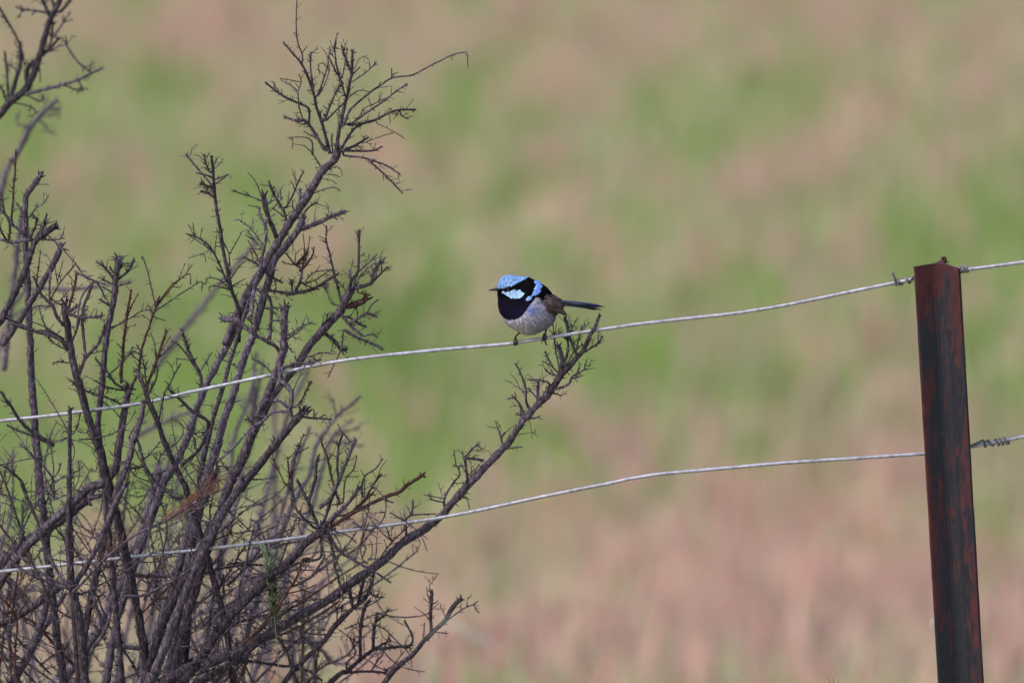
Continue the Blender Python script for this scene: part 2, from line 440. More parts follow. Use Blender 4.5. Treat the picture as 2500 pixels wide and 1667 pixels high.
P = np.vstack([[z3(1340, 495, WD-.002), z3(1420, 478, WD-.0022), z3(1530, 440, WD-.003), z3(1620, 395, WD-.003), z3(1690, 370, WD-.0028)], helix(z3(1710, 425), z3(1900, 395), 1.5, RW+RT*.8, 4.8, 30), helix(z3(1925, 400), z3(2085, 372), 2.3, RW+RT*.9, 4.2, 50), [z3(2110, 425, WD+.001)]])
P = catmull(P, .0008); tube(mb, P, np.full(len(P), RT*1.05), 8); mb.build('loop_end', M['tie'], wd_)

# ------------------------------------------------------------------ dead shrub: traced limbs
CROP = dict(A=(400, 0, 2.94), B=(0, 400, 3.76), C=(400, 400, 3.76), D=(0, 800, 3.76), E=(0, 1200, 3.357), F=(500, 800, 3.76),
            G=(600, 1200, 3.357), H=(1000, 760, 3.092), I=(0, 0, 3.76))
# each row: crop, kind (S limb, R limb rooted below the frame, T twig), radius start, radius end, depth, colour, points
TRACE = '''
R C 13 11 .06 b 560,1660 600,1568 740,1250 900,980 1020,770 1160,530 1300,330 1440,90 1560,-40 1595,-130
R C 6 4 .05 d 690,1640 690,1568 690,1350 620,1150 590,1000 545,800 510,560 480,400 460,200 452,60 440,-60
S C 11 10 .03 b 840,1500 960,1080 1010,900 1100,780 1180,680 1240,590 1265,520
S C 6 8 .02 d 1040,680 970,520 930,400 912,300
R F 14 10 .02 b 180,1568 250,1400 350,1180 420,1010 480,850 540,700 600,560 660,400 720,200 725,0 728,-120 740,-170
R F 10 12 .05 b 440,1000 500,870 560,740 640,600 740,470 830,360 950,180 1060,50 1150,-50 1250,-160 1300,-280 1350,-350
R F 12 11 -.01 d 250,1568 330,1470 420,1350 540,1210 650,1070 760,930 850,830 885,785
R D 12 9 .09 g 1450,1568 1580,1300 1660,1150 1740,950 1820,700 1900,520 2020,280 2170,0 2260,-160
R D 8 6 .04 b 1810,1568 1820,1450 1880,1150 1930,950 1980,750 2060,500 2120,280 2210,0 2290,-260
R D 13 10 .03 g 1850,1568 1920,1300 1990,1100 2050,850 2110,700 2180,480 2250,250 2310,100 2370,-120 2420,-300
R D 12 9 -.01 d 960,1280 900,1080 820,850 750,600 690,400 640,150 620,0 600,-120 590,-200
R D 9 9 .05 b 930,1200 900,900 910,750 940,500 960,250 990,0 1040,-240 1060,-400 1080,-560 1088,-620
R D 12 8 .11 b 380,1568 350,1250 330,1000 310,750 285,400 270,0 250,-400 235,-700 228,-960 240,-1200 280,-1270 350,-1370
R D 13 9 .02 b 700,1568 950,1420 1060,1280 1090,1100 1120,900 1160,660 1185,560
R D 9 6 .0 d 1740,1568 1680,1420 1610,1270 1520,1080 1440,850 1370,690 1330,570 1290,470 1255,400
R D 10 7 -.02 b 1060,1568 1170,1260 1230,1020 1290,850 1315,700
S B 10 8 .03 d -80,1560 0,1440 60,1330 180,1100 250,920 290,790 330,710 400,640 480,590
S B 9 9 .07 b 20,1660 90,1568 270,1290 420,1040 500,900 550,780
R D 7 5 -.03 d 640,1568 640,1300 640,1000 645,750
R E 13 12 -.05 d 700,1640 700,1568 680,1350 650,1050 620,900 600,810
S E 8 7 -.05 d 600,810 570,600 555,300 570,0 575,-80
S E 8 7 -.04 b 600,800 650,700 760,520 840,350 920,150 1000,0 1030,-60
S E 16 17 .09 b -60,640 0,590 200,430 470,240 700,60
R E 18 12 .04 g 1150,1640 1170,1568 1240,1350 1330,1050 1400,850 1450,650 1530,400 1600,200 1700,0 1760,-120
R E 14 10 -.05 b 1200,1640 1260,1500 1320,1350 1450,1000 1560,720 1650,520 1750,320 1850,130 1940,0 1975,-90
R E 15 12 -.02 d 1440,1660 1500,1568 1650,1350 1850,1070 2000,900 2200,720 2380,560 2530,400 2650,320
R E 18 14 .02 b 1250,1640 1330,1568 1500,1470 1750,1380 2014,1290 2150,1190
S G 14 11 .02 b 130,1200 300,1100 500,980 700,870 850,760 1000,650 1130,560 1280,420 1450,310 1600,200 1700,80 1800,-30
S H 11 10 .02 b 350,1410 480,1270 600,1140 700,1040 780,940 850,830 960,710 1060,610
S H 10 4 .015 d 1060,610 1130,500 1220,400 1300,310 1350,200 1400,120 1430,40
R E 12 8 .0 d 1560,1620 1620,1568 1850,1440 1960,1380
R E 14 9 .12 g 60,1640 100,1568 250,1300 330,1100 400,850 450,760
S E 10 7 .15 g 250,1300 400,1050 520,850
R E 16 12 .25 g 420,1640 480,1568 620,1400 800,1130 870,1000 960,850 1010,720 1100,500 1180,300 1260,0 1300,-150
R E 11 9 .08 b -80,1120 0,1090 200,990 350,880 480,790
S E 8 7 .15 g 870,1250 1000,1270 1220,1290
S E 7 6 .1 g 1000,640 1080,660 1200,690 1410,690
R G 8 5 .01 d 310,1568 430,1430 600,1260 740,1100 870,960 980,870 1030,750 1040,690
R G 8 5 .1 d 690,1568 830,1470 940,1370 1050,1290
R G 8 7 .0 d 1140,1568 1250,1430 1380,1320 1480,1200 1580,1110 1640,1040 1700,940 1750,885
T A 5 2.5 0 d 1190,1100 1140,900 1090,750 1075,670 1000,480 930,390 855,300
T A 3 2.5 0 b 1075,640 1055,500 1055,370
T A 5 4 0 b 1160,1080 1030,880 970,870 880,845
T A 4 3 0 d 1040,880 1040,780 960,740 840,680 725,590
T A 3 1.5 0 b 1000,870 970,760 965,660 985,590 970,530
T A 2 1 0 g 965,660 900,605 830,570
T A 1.5 1 0 d 985,590 900,575 835,565
T A 2.5 1.2 0 d 990,460 995,400 960,300 950,150 955,0 958,-60
T A 1.5 1 0 d 1000,370 1030,330
T A 5.5 4 0 d 1240,1050 1260,930 1300,750 1330,620 1350,500 1355,375
T A 3.5 2.5 0 d 1305,700 1270,580 1230,510 1180,400
T A 3 1.8 0 d 1270,580 1240,470 1225,340 1235,290
T A 3.5 3 0 d 1335,490 1300,410 1275,325
T A 2 1.5 0 d 1350,540 1410,480
T A 1.3 1 0 b 1365,500 1400,430 1440,405 1470,430
T A 2 1.5 0 b 1350,590 1440,530 1530,445
T A 2 1.2 0 b 1280,560 1300,460 1320,350
T A 4 3 0 b 1150,870 1200,740 1260,620 1290,600
T A 3 1 0 d 1170,860 1260,770 1340,690 1400,650 1480,660
T A 3 1.5 0 b 1100,690 1140,590 1180,450 1170,400
T A 2 1 0 b 1110,690 1170,570 1190,480
T A 1.4 1 0 d 1190,510 1150,460 1110,465 1120,540
T A 4 1.2 0 b 1290,900 1330,800 1400,730 1500,650 1560,610 1640,560 1780,540 1900,480 2060,400 2140,380 2175,385 2183,490
T A 1.5 1.5 0 d 1635,565 1635,490
T A 1.5 1.2 0 d 1530,635 1560,585
T A 1.3 .8 0 d 1540,630 1640,620
T A 3.5 2 0 b 1340,890 1440,820 1560,740 1650,670 1745,600
T A 4.5 3 0 d 1330,900 1440,885 1540,850 1620,810 1690,790 1810,790
T A 3.2 1.5 0 b 1690,795 1710,835 1760,855
T A 1.4 1 0 d 1618,812 1625,890
T A 4.5 3 0 d 1270,1070 1360,930 1420,900
T A 4.5 3 0 d 1270,1090 1380,1040 1470,985
T A 4 2 0 d 1290,1080 1400,1085 1510,1080 1565,1050
T A 3.5 2.2 0 b 1290,1115 1420,1130 1490,1150 1600,1190 1695,1250
T A 3 2.4 0 b 1480,1160 1560,1230 1640,1310 1715,1390
T A 1.5 1 0 b 1420,1030 1560,980 1650,955
T A 1.5 1 0 b 1530,885 1640,940 1730,995
T A 1.6 1.2 0 d 1390,860 1440,780 1500,750 1560,720 1610,700
T A 2.5 1 0 d 1130,1200 1070,1110 1010,1050 930,1035
T A 2 1 0 d 1070,1110 1060,1010 990,985 890,990
T A 1.3 1 0 d 925,1000 920,1075
T A 2 1.2 0 d 1165,1060 1100,1000 1000,940
T A 1.4 1 0 d 1190,1215 1240,1195 1275,1230 1280,1265
T A 1.3 1 0 d 1165,1250 1230,1255 1265,1275
T A 1.3 1 0 d 1145,1285 1200,1295 1240,1320
T A 2 1.2 0 b 1070,1390 1150,1360 1230,1345 1270,1375
T A 2 2 0 d 1210,1100 1205,1000 1210,960
T A 1.5 1 0 b 1260,980 1250,850 1260,700
T A 3 2.5 0 g 345,1330 250,1220 155,1105
T A 3 2.5 0 d 330,1240 300,1160 290,1105
T A 2.2 1.8 0 d 345,1270 230,1240
T A 3.5 3 0 d 345,1350 260,1315
T A 3.5 3 0 d 345,1400 260,1370
T A 2 2 0 d 310,1380 315,1330
T A 2.5 .8 0 b 365,1290 430,1265 465,1250 485,1290
T A 2.2 1.6 0 b 360,1325 400,1300 460,1255
T A 2 1.5 0 g 350,1200 385,1140
T A 1.6 1 0 g 360,1215 410,1170 425,1135
T A 2.2 1.8 0 b 700,1440 590,1400 495,1370
T A 1.5 1.2 0 g 695,1390 650,1290 600,1240
T A 1.4 1.2 0 d 690,1490 605,1475
T A 1.8 1.3 0 b 735,1470 840,1405
T A 1.8 1.4 0 b 745,1530 855,1420
T C 4.5 3.5 0 d 1130,540 1100,430 1020,300 970,180
T C 3 2.2 0 d 1120,400 1180,300 1230,180 1285,60
T C 1.5 1 0 b 1130,410 1150,250
T C 2 1.5 0 d 1215,480 1180,380 1190,330
T C 1.8 1.4 0 d 1100,480 1000,410
T C 7 6 0 b 1240,600 1370,560 1500,500 1650,440
T C 3 2.2 0 b 1290,450 1340,390 1415,355
T C 5 4 0 g 1240,460 1250,260
T C 6 3 0 g 800,1400 830,1150 880,980 905,850 930,700 940,600 900,520 870,440
T C 3 2.5 0 g 930,640 945,490
T C 2.5 1.8 0 g 905,740 800,600 675,500
T C 2.2 1.8 0 g 905,770 820,700 745,650
T C 2 1.5 0 b 900,790 760,775
T C 2 1.3 0 r 885,920 830,800 770,700
T C 3.6 3 0 d 1090,1090 980,1030 870,930 725,850
T C 4.8 3 0 b 1130,1190 1000,1165 800,1145
T C 6.5 4 0 b 1150,1190 1300,1170 1410,1130 1480,1080 1580,1020
T C 5 2 0 b 1190,1200 1250,1080 1265,970 1200,920 1120,820 1060,770
T C 4 2 0 r 1250,990 1320,910 1370,830 1380,760
T C 4 4 0 r 1220,920 1310,820
T C 2 1 0 r 1270,970 1290,780 1280,640
T C 2 1 0 r 1270,960 1320,800 1340,660
T C 2 1.5 0 d 1220,930 1150,920 1080,900
T C 3 2.5 0 d 1180,1180 1170,1060
T C 2 1.5 0 r 1290,1100 1400,1060 1530,970
T C 2 1.5 0 b 1300,1080 1370,1000 1460,980 1560,970
T C 2.5 2 0 b 1370,1140 1450,1110 1520,1100
T C 2 1.6 0 r 1240,1080 1340,1130 1430,1155
T C 1.6 1 0 b 1030,1130 1000,1000 945,880 1020,820 1150,720 1185,750 1180,820
T C 5 3 0 d 1690,1160 1730,1060 1780,990 1790,800 1795,600
T C 2 1.6 0 g 1785,990 1870,920 1960,830
T C 3.5 3 0 g 1715,1110 1710,1030 1695,980
T C 2.2 1.6 0 b 1730,1140 1830,1000 1950,900
T C 6 5 0 b 1740,1140 1830,1120 1900,1100 1930,1000 1960,940 1985,905
T C 3 2.4 0 b 1900,1110 1990,1010 2060,940
T C 2.2 1.6 0 b 2000,990 2005,900 2040,855
T C 4 2 0 d 1640,1320 1600,1150 1560,990 1510,780 1490,700 1495,570
T C 1.6 1.2 0 b 1490,720 1430,695
T C 2 1.8 0 r 1780,1180 1900,1205
T C 7 9 0 r 1680,1310 1760,1290 1840,1255
T C 2 1.6 0 b 1860,1370 1920,1280 1975,1245
T C 5 4.2 0 b 1700,1470 1850,1380 1940,1395
T C 4.5 4 0 g 1640,1400 1730,1500 1810,1568
T C 3.4 3 0 d 1680,1400 1800,1470 1860,1500
T C 3 3 0 d 1440,1550 1450,1480 1540,1410
T C 3 1.5 0 g 1150,1568 1250,1500 1330,1465 1400,1470
T C 1.6 1.3 0 b 1330,1465 1320,1400
T C 2 1.5 0 b 1680,1170 1600,1080 1560,1020 1590,970
T C 1.8 1.4 0 b 1620,1300 1540,1280 1500,1180 1470,1140
T C 4 1.6 0 d 580,1090 560,1040 500,900 430,770 360,710 270,660 200,640
T C 1.8 1.3 0 b 430,790 300,700 205,640
T C 1.9 1.3 0 d 285,665 265,540
T C 1.5 1 0 d 275,655 220,545
T C 1.6 1 0 g 430,795 360,820 220,870
T C 1.7 1 0 d 465,825 485,650
T C 1.4 1 0 d 370,830 385,905
T C 2.2 1.2 0 d 590,1000 600,840 530,680 480,590
T C 2 1 0 d 600,830 660,730 720,620
T C 2.2 1.2 0 d 605,1140 500,1060 400,1050 385,1110
T C 2 1.2 0 d 600,1155 480,1120 415,1130 415,1170
T C 2 1.4 0 d 545,1010 475,945
T C 2 1.3 0 d 600,1070 700,930 750,900
T C 2 1.3 0 d 620,1120 750,1050
T C 5 8.5 0 g 860,1590 740,1490 640,1430 550,1430
T C 1.4 1 0 g 570,1420 545,1370
T C 5 4 0 b 970,1600 985,1420 990,1300 960,1215
T C 1.8 1.4 0 b 880,1335 1000,1320 1080,1325
T C 3 2 0 g 985,1440 1070,1440
T C 2.5 2 0 d 740,1390 830,1480 880,1520
T B 5 4 0 b 300,700 240,660 130,570 60,480 -20,380
T B 5 4 0 g 270,690 120,720 -20,690
T B 3.6 2.5 0 r 80,700 110,450 140,0 145,-120
T B 3 2.5 0 b 90,560 40,430 10,250
T B 3 2.5 0 d 60,700 -20,570
T B 1.6 1.2 0 g 90,720 180,790 270,830 330,810
T B 3.6 3 0 d 280,680 330,560 345,495
T B 2.2 1.6 0 g 280,690 250,570 160,360
T B 6 3 0 d 340,680 400,560 430,460
T B 6 4 0 d 370,690 440,640 525,580
T B 5 4 0 d 350,670 390,600 400,540
T B 3 1.5 0 b 380,690 480,700 590,680
T B 2 1.8 0 g 420,640 560,770 680,900 760,1010 880,1080 960,1100
T B 2.2 1.4 0 g 260,500 340,400 400,360 450,285
T B 3 2 0 b 240,510 180,400 130,340
T B 1.6 1.2 0 g 300,190 450,190
T B 5.5 4.3 0 b 610,1370 740,1410 930,1400
T B 8 4 0 g 600,1350 650,1345 710,1305
T B 6 3.5 0 d 610,1500 540,1430 480,1300 440,1260 360,1170 315,1045
T B 2.2 1.3 0 d 335,1090 375,790
T B 3 3 0 b 455,1260 460,1050 490,890
T B 2.5 1.5 0 r 460,1250 560,1080 700,910
T B 1.8 1.3 0 b 470,1250 540,1260 600,1200 630,1160
T B 4 4 0 r 630,1340 690,1100 700,1010
T B 2.2 3 0 g 700,1550 740,1250 830,1110 890,1080
T B 2 2.4 0 b 690,990 800,1050 880,1080 930,1150 970,1240
T B 1.5 1 0 d 525,1100 580,890
T B 1.5 1 0 d 525,1080 500,900
T B 1.8 1.2 0 d 440,1310 350,1300 300,1330
T B 5.5 2.5 0 d 560,1600 430,1540 300,1530 180,1470 50,1410 20,1370
T B 2.2 1.4 0 b 500,1550 400,1490 280,1440 240,1400
T B 1.8 1.2 0 b 440,1540 380,1400 360,1300
T B 4 3.5 0 b 1040,1060 1010,1010 960,950 905,910
T B 4.5 3.5 0 g 1080,960 1085,920 1090,855
T B 4.2 4 0 b 1070,1070 1180,980 1220,890
T B 3 2 0 d 1040,1110 960,1070 900,1040
T B 3.5 3 0 d 1050,1000 1020,970 1010,940
T B 3.2 3 0 d 1080,1000 1130,900
T B 2 1.4 0 b 1060,1130 1210,1090
T B 2.4 2 0 d 1030,1180 940,1130
T B 2.8 3 0 d 1020,1310 960,1270 910,1240
T B 3.2 1.8 0 b 1000,1500 1080,1480 1140,1440 1220,1400 1300,1350 1400,1340
T D 5 3 0 r 1110,500 1110,450 1130,200 1150,20 1160,-80 1180,-210 1205,-350
T B 2.2 1.4 0 r 1170,1400 1210,1300 1270,1190
T D 5 3 0 r 1200,560 1270,400 1300,200 1370,-10 1400,-100 1440,-210 1465,-290
T B 2 1.1 0 b 1430,1320 1380,1100 1330,900 1305,845 1306,885
T B 2.1 1.4 0 r 1430,1320 1580,1130 1700,1020 1745,1010 1750,1110
T B 1.8 1.4 0 r 1440,1290 1560,1130 1640,1060
T B 2.1 1.4 0 b 1430,1350 1600,1230 1740,1140 1840,1080 1860,1100 1850,1170
T B 1.3 1 0 b 1645,1050 1700,910
T B 1.6 1.1 0 d 1410,1380 1350,1280
T B 1.6 1.1 0 d 1410,1400 1520,1440
T D 6 4 0 b 720,440 740,400 790,270 900,150 960,0 990,-60
T D 5 4 0 b 790,270 760,0 760,-140 780,-230 840,-370
T D 4.2 3.5 0 b 1150,560 1060,510 980,400 880,290
T D 3 2 0 d 1160,580 1050,560 980,540 860,480
T D 3.2 1.4 0 d 1350,600 1330,400 1300,250 1250,150
T D 4.5 4 0 r 1340,560 1400,400 1440,300 1480,170 1520,50
T D 2 1.2 0 b 1430,300 1420,150 1380,40
T D 2 1.3 0 d 1450,285 1620,120
T D 1.8 1.2 0 r 1460,250 1570,70
T D 2.2 1.4 0 d 1345,370 1180,220
T D 2.6 1.6 0 b 980,450 1090,350 1180,240 1220,170
T D 4 1.6 0 b 1315,710 1370,600 1440,450 1440,370
T D 3 2 0 b 1450,880 1490,700 1510,600 1560,520 1600,430 1660,330
T D 6.5 4 0 d 1950,900 1900,850 1760,760 1640,640 1550,560
T D 1.7 1.2 0 d 1520,620 1640,640 1750,625
T D 6 3.5 0 d 500,1070 300,960 190,860 110,740 15,600
T D 4.4 3 0 b 480,1080 300,990 160,940 60,890
T D 2.6 2 0 d 750,600 700,540 640,470
T D 3.6 3 0 d 745,570 850,600 980,640 1120,705
T D 5 5 0 d 630,210 600,170 540,100 440,60 350,40 220,0 130,-20
T D 3 1.8 0 d 620,210 480,130 430,80
T D 2.2 1.6 0 d 640,320 530,310 480,340
T D 3 2.6 0 b 650,160 710,0 740,-120
T D 6 4.3 0 b 1830,650 1850,460 1790,340 1720,180 1670,30
T D 3 2 0 b 1845,450 1760,320 1680,200 1620,140
T D 1.8 1.2 0 b 1750,300 1610,280
T D 2 1.3 0 b 1840,400 1950,220
T D 2.6 2.2 0 b 2180,355 2120,330 2040,290
T D 5 4.5 .02 d 1680,1250 1840,1100 1910,900
T D 4.2 3.6 0 b 1250,1010 1280,1080 1330,1260 1420,1400 1550,1520 1650,1568
T D 4.5 3 0 b 1330,1260 1200,1290 1170,1240
T D 2.2 1.5 0 d 1330,1200 1470,1050
T D 3.2 3 0 b 500,1568 490,1420 450,1330 330,1200 260,1130 180,1060
T D 5 3 0 d 240,1568 210,1430 130,1340 30,1260
T F 4.6 2.6 0 b 870,800 920,820 1020,830 1170,840
T F 2.2 2 0 b 935,820 950,760
T F 2.2 1.6 0 b 1000,825 1005,750
T F 2.2 1.8 0 b 1040,830 1110,795
T F 5.5 8 0 g 830,850 780,770 790,700 790,600 750,530 700,470 690,400
T F 3 2 0 g 785,750 870,690 920,675
T F 2.5 3.2 0 r 885,675 940,560 970,500
T F 5.5 2.5 0 g 790,770 700,680 640,670 550,660
T F 4.6 4 0 g 790,790 740,770 630,770 560,830 470,900
T F 1.8 1.3 0 g 800,610 850,480 920,350 945,320
T F 3.2 3 0 d 460,910 410,840 365,840
T F 4 3 0 g 480,880 400,940 300,1060 200,1160 120,1220
T F 3 2 0 b 640,420 600,400 520,320 420,280
T F 5.2 5 0 d 1090,40 1200,130 1250,200 1290,205
T F 4.4 4 0 b 1280,20 1400,90 1500,130 1620,185
T F 2 1.4 0 b 1450,80 1530,60 1590,90
T F 2.2 1.3 0 b 1270,50 1250,200 1180,350 1130,460
T F 5.5 3 0 b 690,390 820,330 960,320 1070,290
T F 2.2 1.6 0 b 880,290 1000,250 1080,230 1190,240
T F 5.5 4.4 0 b 690,230 660,180 560,120 460,60 370,0
T F 3.2 2.4 0 b 720,130 820,60 900,0
T F 2.6 2 0 d 740,150 815,230
T F 6 5 0 b 1040,1650 1150,1568 1250,1350 1330,1150 1380,1040
T F 4.2 2.5 0 r 1240,1620 1170,1400 1120,1180 1080,1080 1070,1010
T F 4.2 3 0 d 1230,1390 1215,1250 1230,1080 1270,965
T F 2 1.6 0 d 1265,975 1220,880
T F 3 3 0 b 1270,965 1340,1050
T F 2.2 1.5 0 r 1270,1600 1290,1400 1370,1290 1395,1170
T G 7 6 0 b 640,300 720,200 800,130 880,40 910,-20
T F 3.2 1.8 0 d 1450,1560 1440,1450 1480,1350 1560,1300 1635,1200
T F 3.8 3 0 r 1400,1640 1470,1568 1560,1420 1625,1335
T G 5 5.5 0 r 660,310 700,290 850,190 1000,110 1150,40 1260,0 1330,-60 1440,-130
T F 5 4 0 d 950,1600 1010,1400 1020,1270 1040,1190
T F 7 5 0 b 820,1640 790,1400 820,1200 860,1100
T F 3.2 1.8 0 b 850,1120 910,970
T F 2.2 1.5 0 b 850,1150 960,1095
T F 3 2 0 r 780,1440 760,1180
T F 2.6 1.5 0 r 750,1450 650,1250 590,1080
T G 5 4 0 d 600,300 540,150 470,0 430,-80
T G 5.5 4 0 d 620,290 690,100 730,0
T G 4.2 3 0 d 570,300 480,220 420,150 380,50 350,-50
T G 3.4 3.8 0 g 570,260 400,200 330,185
T G 3 2.8 0 r 700,260 740,200 820,190 950,100 1050,0
T G 2.2 2 0 b 1130,60 1210,90
T G 4.5 3 0 d 620,330 620,480 600,550 470,570 350,620 270,650 90,740
T G 5 3 0 b 660,330 700,450 730,600 770,750 800,890
T G 5.5 2.6 0 b 670,330 760,480 850,540 960,600 1080,670 1190,745
T G 2 1.5 0 b 720,320 820,350 910,420
T G 2.4 2 0 r 840,510 860,500 950,420 1050,310
T G 2.2 1.8 0 r 950,420 985,460 950,550
T G 2 1.5 0 r 940,430 1010,250
T G 3.4 3.4 0 b 650,520 580,640 530,700 400,770 270,790 130,810
T G 3.6 4 0 r 560,560 470,550 420,700 340,820 280,920 200,1020 60,1170 0,1230
T G 2.3 1.6 0 r 350,830 480,800 580,760
T G 2.8 2.4 0 b 0,1050 200,960 400,900 600,880
T G 6 3 0 b -60,1400 100,1230 280,1030 390,930
T G 5.5 5 0 d 880,950 850,800
T G 5.5 5 0 d 920,920 960,740
T G 3.2 2 0 d 1000,820 1070,860 1135,865
T G 2.2 1.6 0 d 745,1090 745,960 700,900
T G 5 4 0 d 450,1430 300,1425 130,1400 0,1380 -60,1380
T G 4 3 0 d 430,1440 540,1480 630,1550
T G 4 2 0 b -60,1370 100,1330 210,1300
T G 5 3 0 d 1040,1290 1250,1270 1330,1270 1370,1200 1300,1050
T G 5 5.5 0 d 940,1370 940,1150 970,950 1010,900
T G 5 4.5 0 d 1045,1300 1050,1150 1075,1010
T G 4 3 0 d 1070,1060 1140,1010
T G 3.2 2 0 d 830,1470 830,1400 900,1320 850,1190
T G 4.2 3 0 d 840,1480 1000,1470 1120,1480 1180,1510
T G 3 2 0 d 1050,1290 1130,1240 1190,1220
T G 2.6 2 0 d 1040,1450 1130,1310
T G 3.6 1.2 0 g 1730,920 1770,840
T G 5 5.5 0 d 1520,1170 1515,1000 1525,830
T G 1.4 1 0 d 1510,910 1480,780
T G 1.6 1.2 0 d 1515,920 1455,870
T G 2.6 1.6 0 b 1640,1060 1780,960 1870,920 1905,895
T G 1.6 1.2 0 d 1870,920 1890,970 1915,990
T G 2.4 1.6 0 d 1460,1210 1465,1070
T G 1.6 1.2 0 d 1560,1150 1660,1160
T G 5 3 0 g 1320,400 1310,230 1360,180 1370,60
T G 2.2 1.8 0 b 1350,190 1560,180
T G 2.8 2 0 b 1060,640 1130,500 1230,380 1350,270
T H 5.5 2.5 0 b 1310,310 1330,300 1420,240 1460,185
T H 5 3 0 b 1130,490 1190,320 1195,200
T H 5.5 5 0 b 1195,220 1200,150 1175,60
T H 4 2 0 b 1210,200 1230,100
T H 3 2.5 0 b 1180,410 1250,290 1310,250
T H 3.4 2 0 d 1255,300 1300,110
T H 3.4 1.8 0 d 1120,480 1130,430 1100,280 1080,80
T H 1.6 1 0 d 1090,170 1050,135
T H 1.6 1 0 d 1095,165 1125,135
T H 6 7 0 d 1150,430 1150,350 1120,270
T H 4.6 3 0 b 1270,340 1240,280 1200,180 1165,170
T H 2.8 2 0 d 1110,450 1080,420 1020,295
T H 2 1.5 0 d 1080,415 1005,375
T H 3 2 0 d 1120,490 1060,470 1015,430
T H 3.2 1.8 0 d 1080,580 1060,545 990,520 885,515
T H 4.6 2.4 0 d 1090,590 1200,550 1230,490 1340,430
T H 2.6 2 0 d 1220,510 1300,490
T H 4.2 2 0 d 1070,615 1155,635
T H 4.2 4 0 b 965,700 965,620 970,550
T H 2.2 1.6 0 d 965,660 905,590 885,580
T H 4.4 2.4 0 d 920,760 880,680 875,570 830,450 795,390
T H 4.2 2 0 d 875,800 830,700 770,630
T H 2.6 1.8 0 d 860,805 805,765
T H 5.2 2 0 b 850,830 870,805 940,805 985,790
T H 4.2 1.8 0 d 710,1035 680,920 657,860
T H 2 1.4 0 d 690,940 725,905
T H 2.3 1.2 0 d 705,1045 780,1030 850,1025
T H 4.3 3.6 0 d 445,1300 425,1190 420,1100
T H 3.2 2 0 d 420,1100 480,1030 530,1005
T H 3.2 4.4 0 d 415,1105 510,1115 538,1120
T H 2.2 1.5 0 d 460,1270 525,1150
T H 3.8 1.8 0 d 260,1470 270,1390 340,1280 380,1230 350,1150 332,1040
T H 2.2 1.6 0 d 430,1165 320,1168
T H 1.8 1.2 0 d 330,1295 415,1295
T H 2.2 1.8 0 d 265,1440 170,1420 140,1370
T H 2 1.4 0 d 265,1410 105,1383
T H 2.2 1.2 0 d 380,1395 430,1400 455,1490
T E 5 4 0 d 590,810 550,790 400,740 240,670 130,600 40,500
T E 5.4 4.6 0 b 580,800 540,760 450,620 350,400 300,230 200,0 180,-60
T E 4 3 -.06 r 600,820 700,720 850,560 1100,360 1330,250 1500,150 1700,30 1850,-30
T E 3.2 2.4 0 b 620,850 750,800 900,720 1080,620 1260,490
T E 2.2 1.6 0 b 770,790 800,640 950,610 1100,580 1300,575
T E 3.6 3 0 b 560,790 500,760 250,600 70,440 -20,370
T E 3.2 4 0 r 1610,590 1480,690 1300,790 1170,850 1020,850
T E 5 4 0 d 860,1150 780,900 740,800
T E 6 4.6 0 d 700,1360 850,1150 900,1010
T E 4.2 3.6 0 r -20,1070 130,1190 240,1310 330,1410 400,1480
T E 3.2 2.6 0 r 340,1410 540,1270
T E 3.6 3 0 b 340,820 450,950 600,1050
T E 4.4 2 0 r 1950,1060 1960,800 2000,650 2050,420 2085,280
T E 5.2 3 0 r 1960,1040 1800,1200 1760,1300 1700,1420 1620,1470
T E 3 2.6 0 r 1960,1070 2200,960 2350,910
T E 2.6 2 0 d 1790,1200 1760,1130 1730,880
T E 2.2 1.5 0 d 1750,1130 1640,1090
T E 2.2 1.5 0 d 1760,1060 1840,940
T E 3 2 -.04 r 1290,260 1330,420 1340,650
'''
LEFT = '''
S I 12 7 -.34 d -150,1180 0,1050 100,930 220,840 300,700 360,520 420,300 480,140 550,0 575,-60
T I 3 3.4 0 d 230,600 180,410 100,250 -20,50
T I 4 3.4 0 d 450,140 390,0 370,-40
T I 4 3 0 d 500,120 480,-30
T I 4.2 3.4 0 d 550,110 650,0
T I 3.4 2.2 0 b 460,125 350,105 200,90 140,60
T I 2.2 1.8 0 b 205,95 170,170
T I 2.4 1.8 0 g 480,360 650,105
T I 5 3.4 0 d 350,540 460,450 500,400 540,360
T I 3.2 2.6 0 d 450,470 480,300 480,180
T I 2.6 2 0 g 450,480 540,425 610,410 600,330
T I 2.8 2.4 0 b 610,415 700,550 820,660
T I 2.2 1.8 0 b 815,660 850,560
T I 5.2 3.6 0 g 220,870 380,830 560,780 700,740 820,680 920,635
T I 2.6 2 0 b 720,740 770,845
T I 2.2 1.8 0 b 590,780 680,820 760,820
T I 6.2 5 0 d 90,930 140,750 190,560 180,420
T I 4.2 3.4 0 b 80,910 60,620 45,490
T I 3.4 2.6 0 d 70,950 0,780
T I 9 6 0 d 260,790 240,700 260,610 330,560
T I 3 2 0 b 120,940 280,980 340,1050
T I 2.6 2 0 d 230,870 380,930 400,860
T I 2.2 1.8 0 g 360,590 370,760
'''
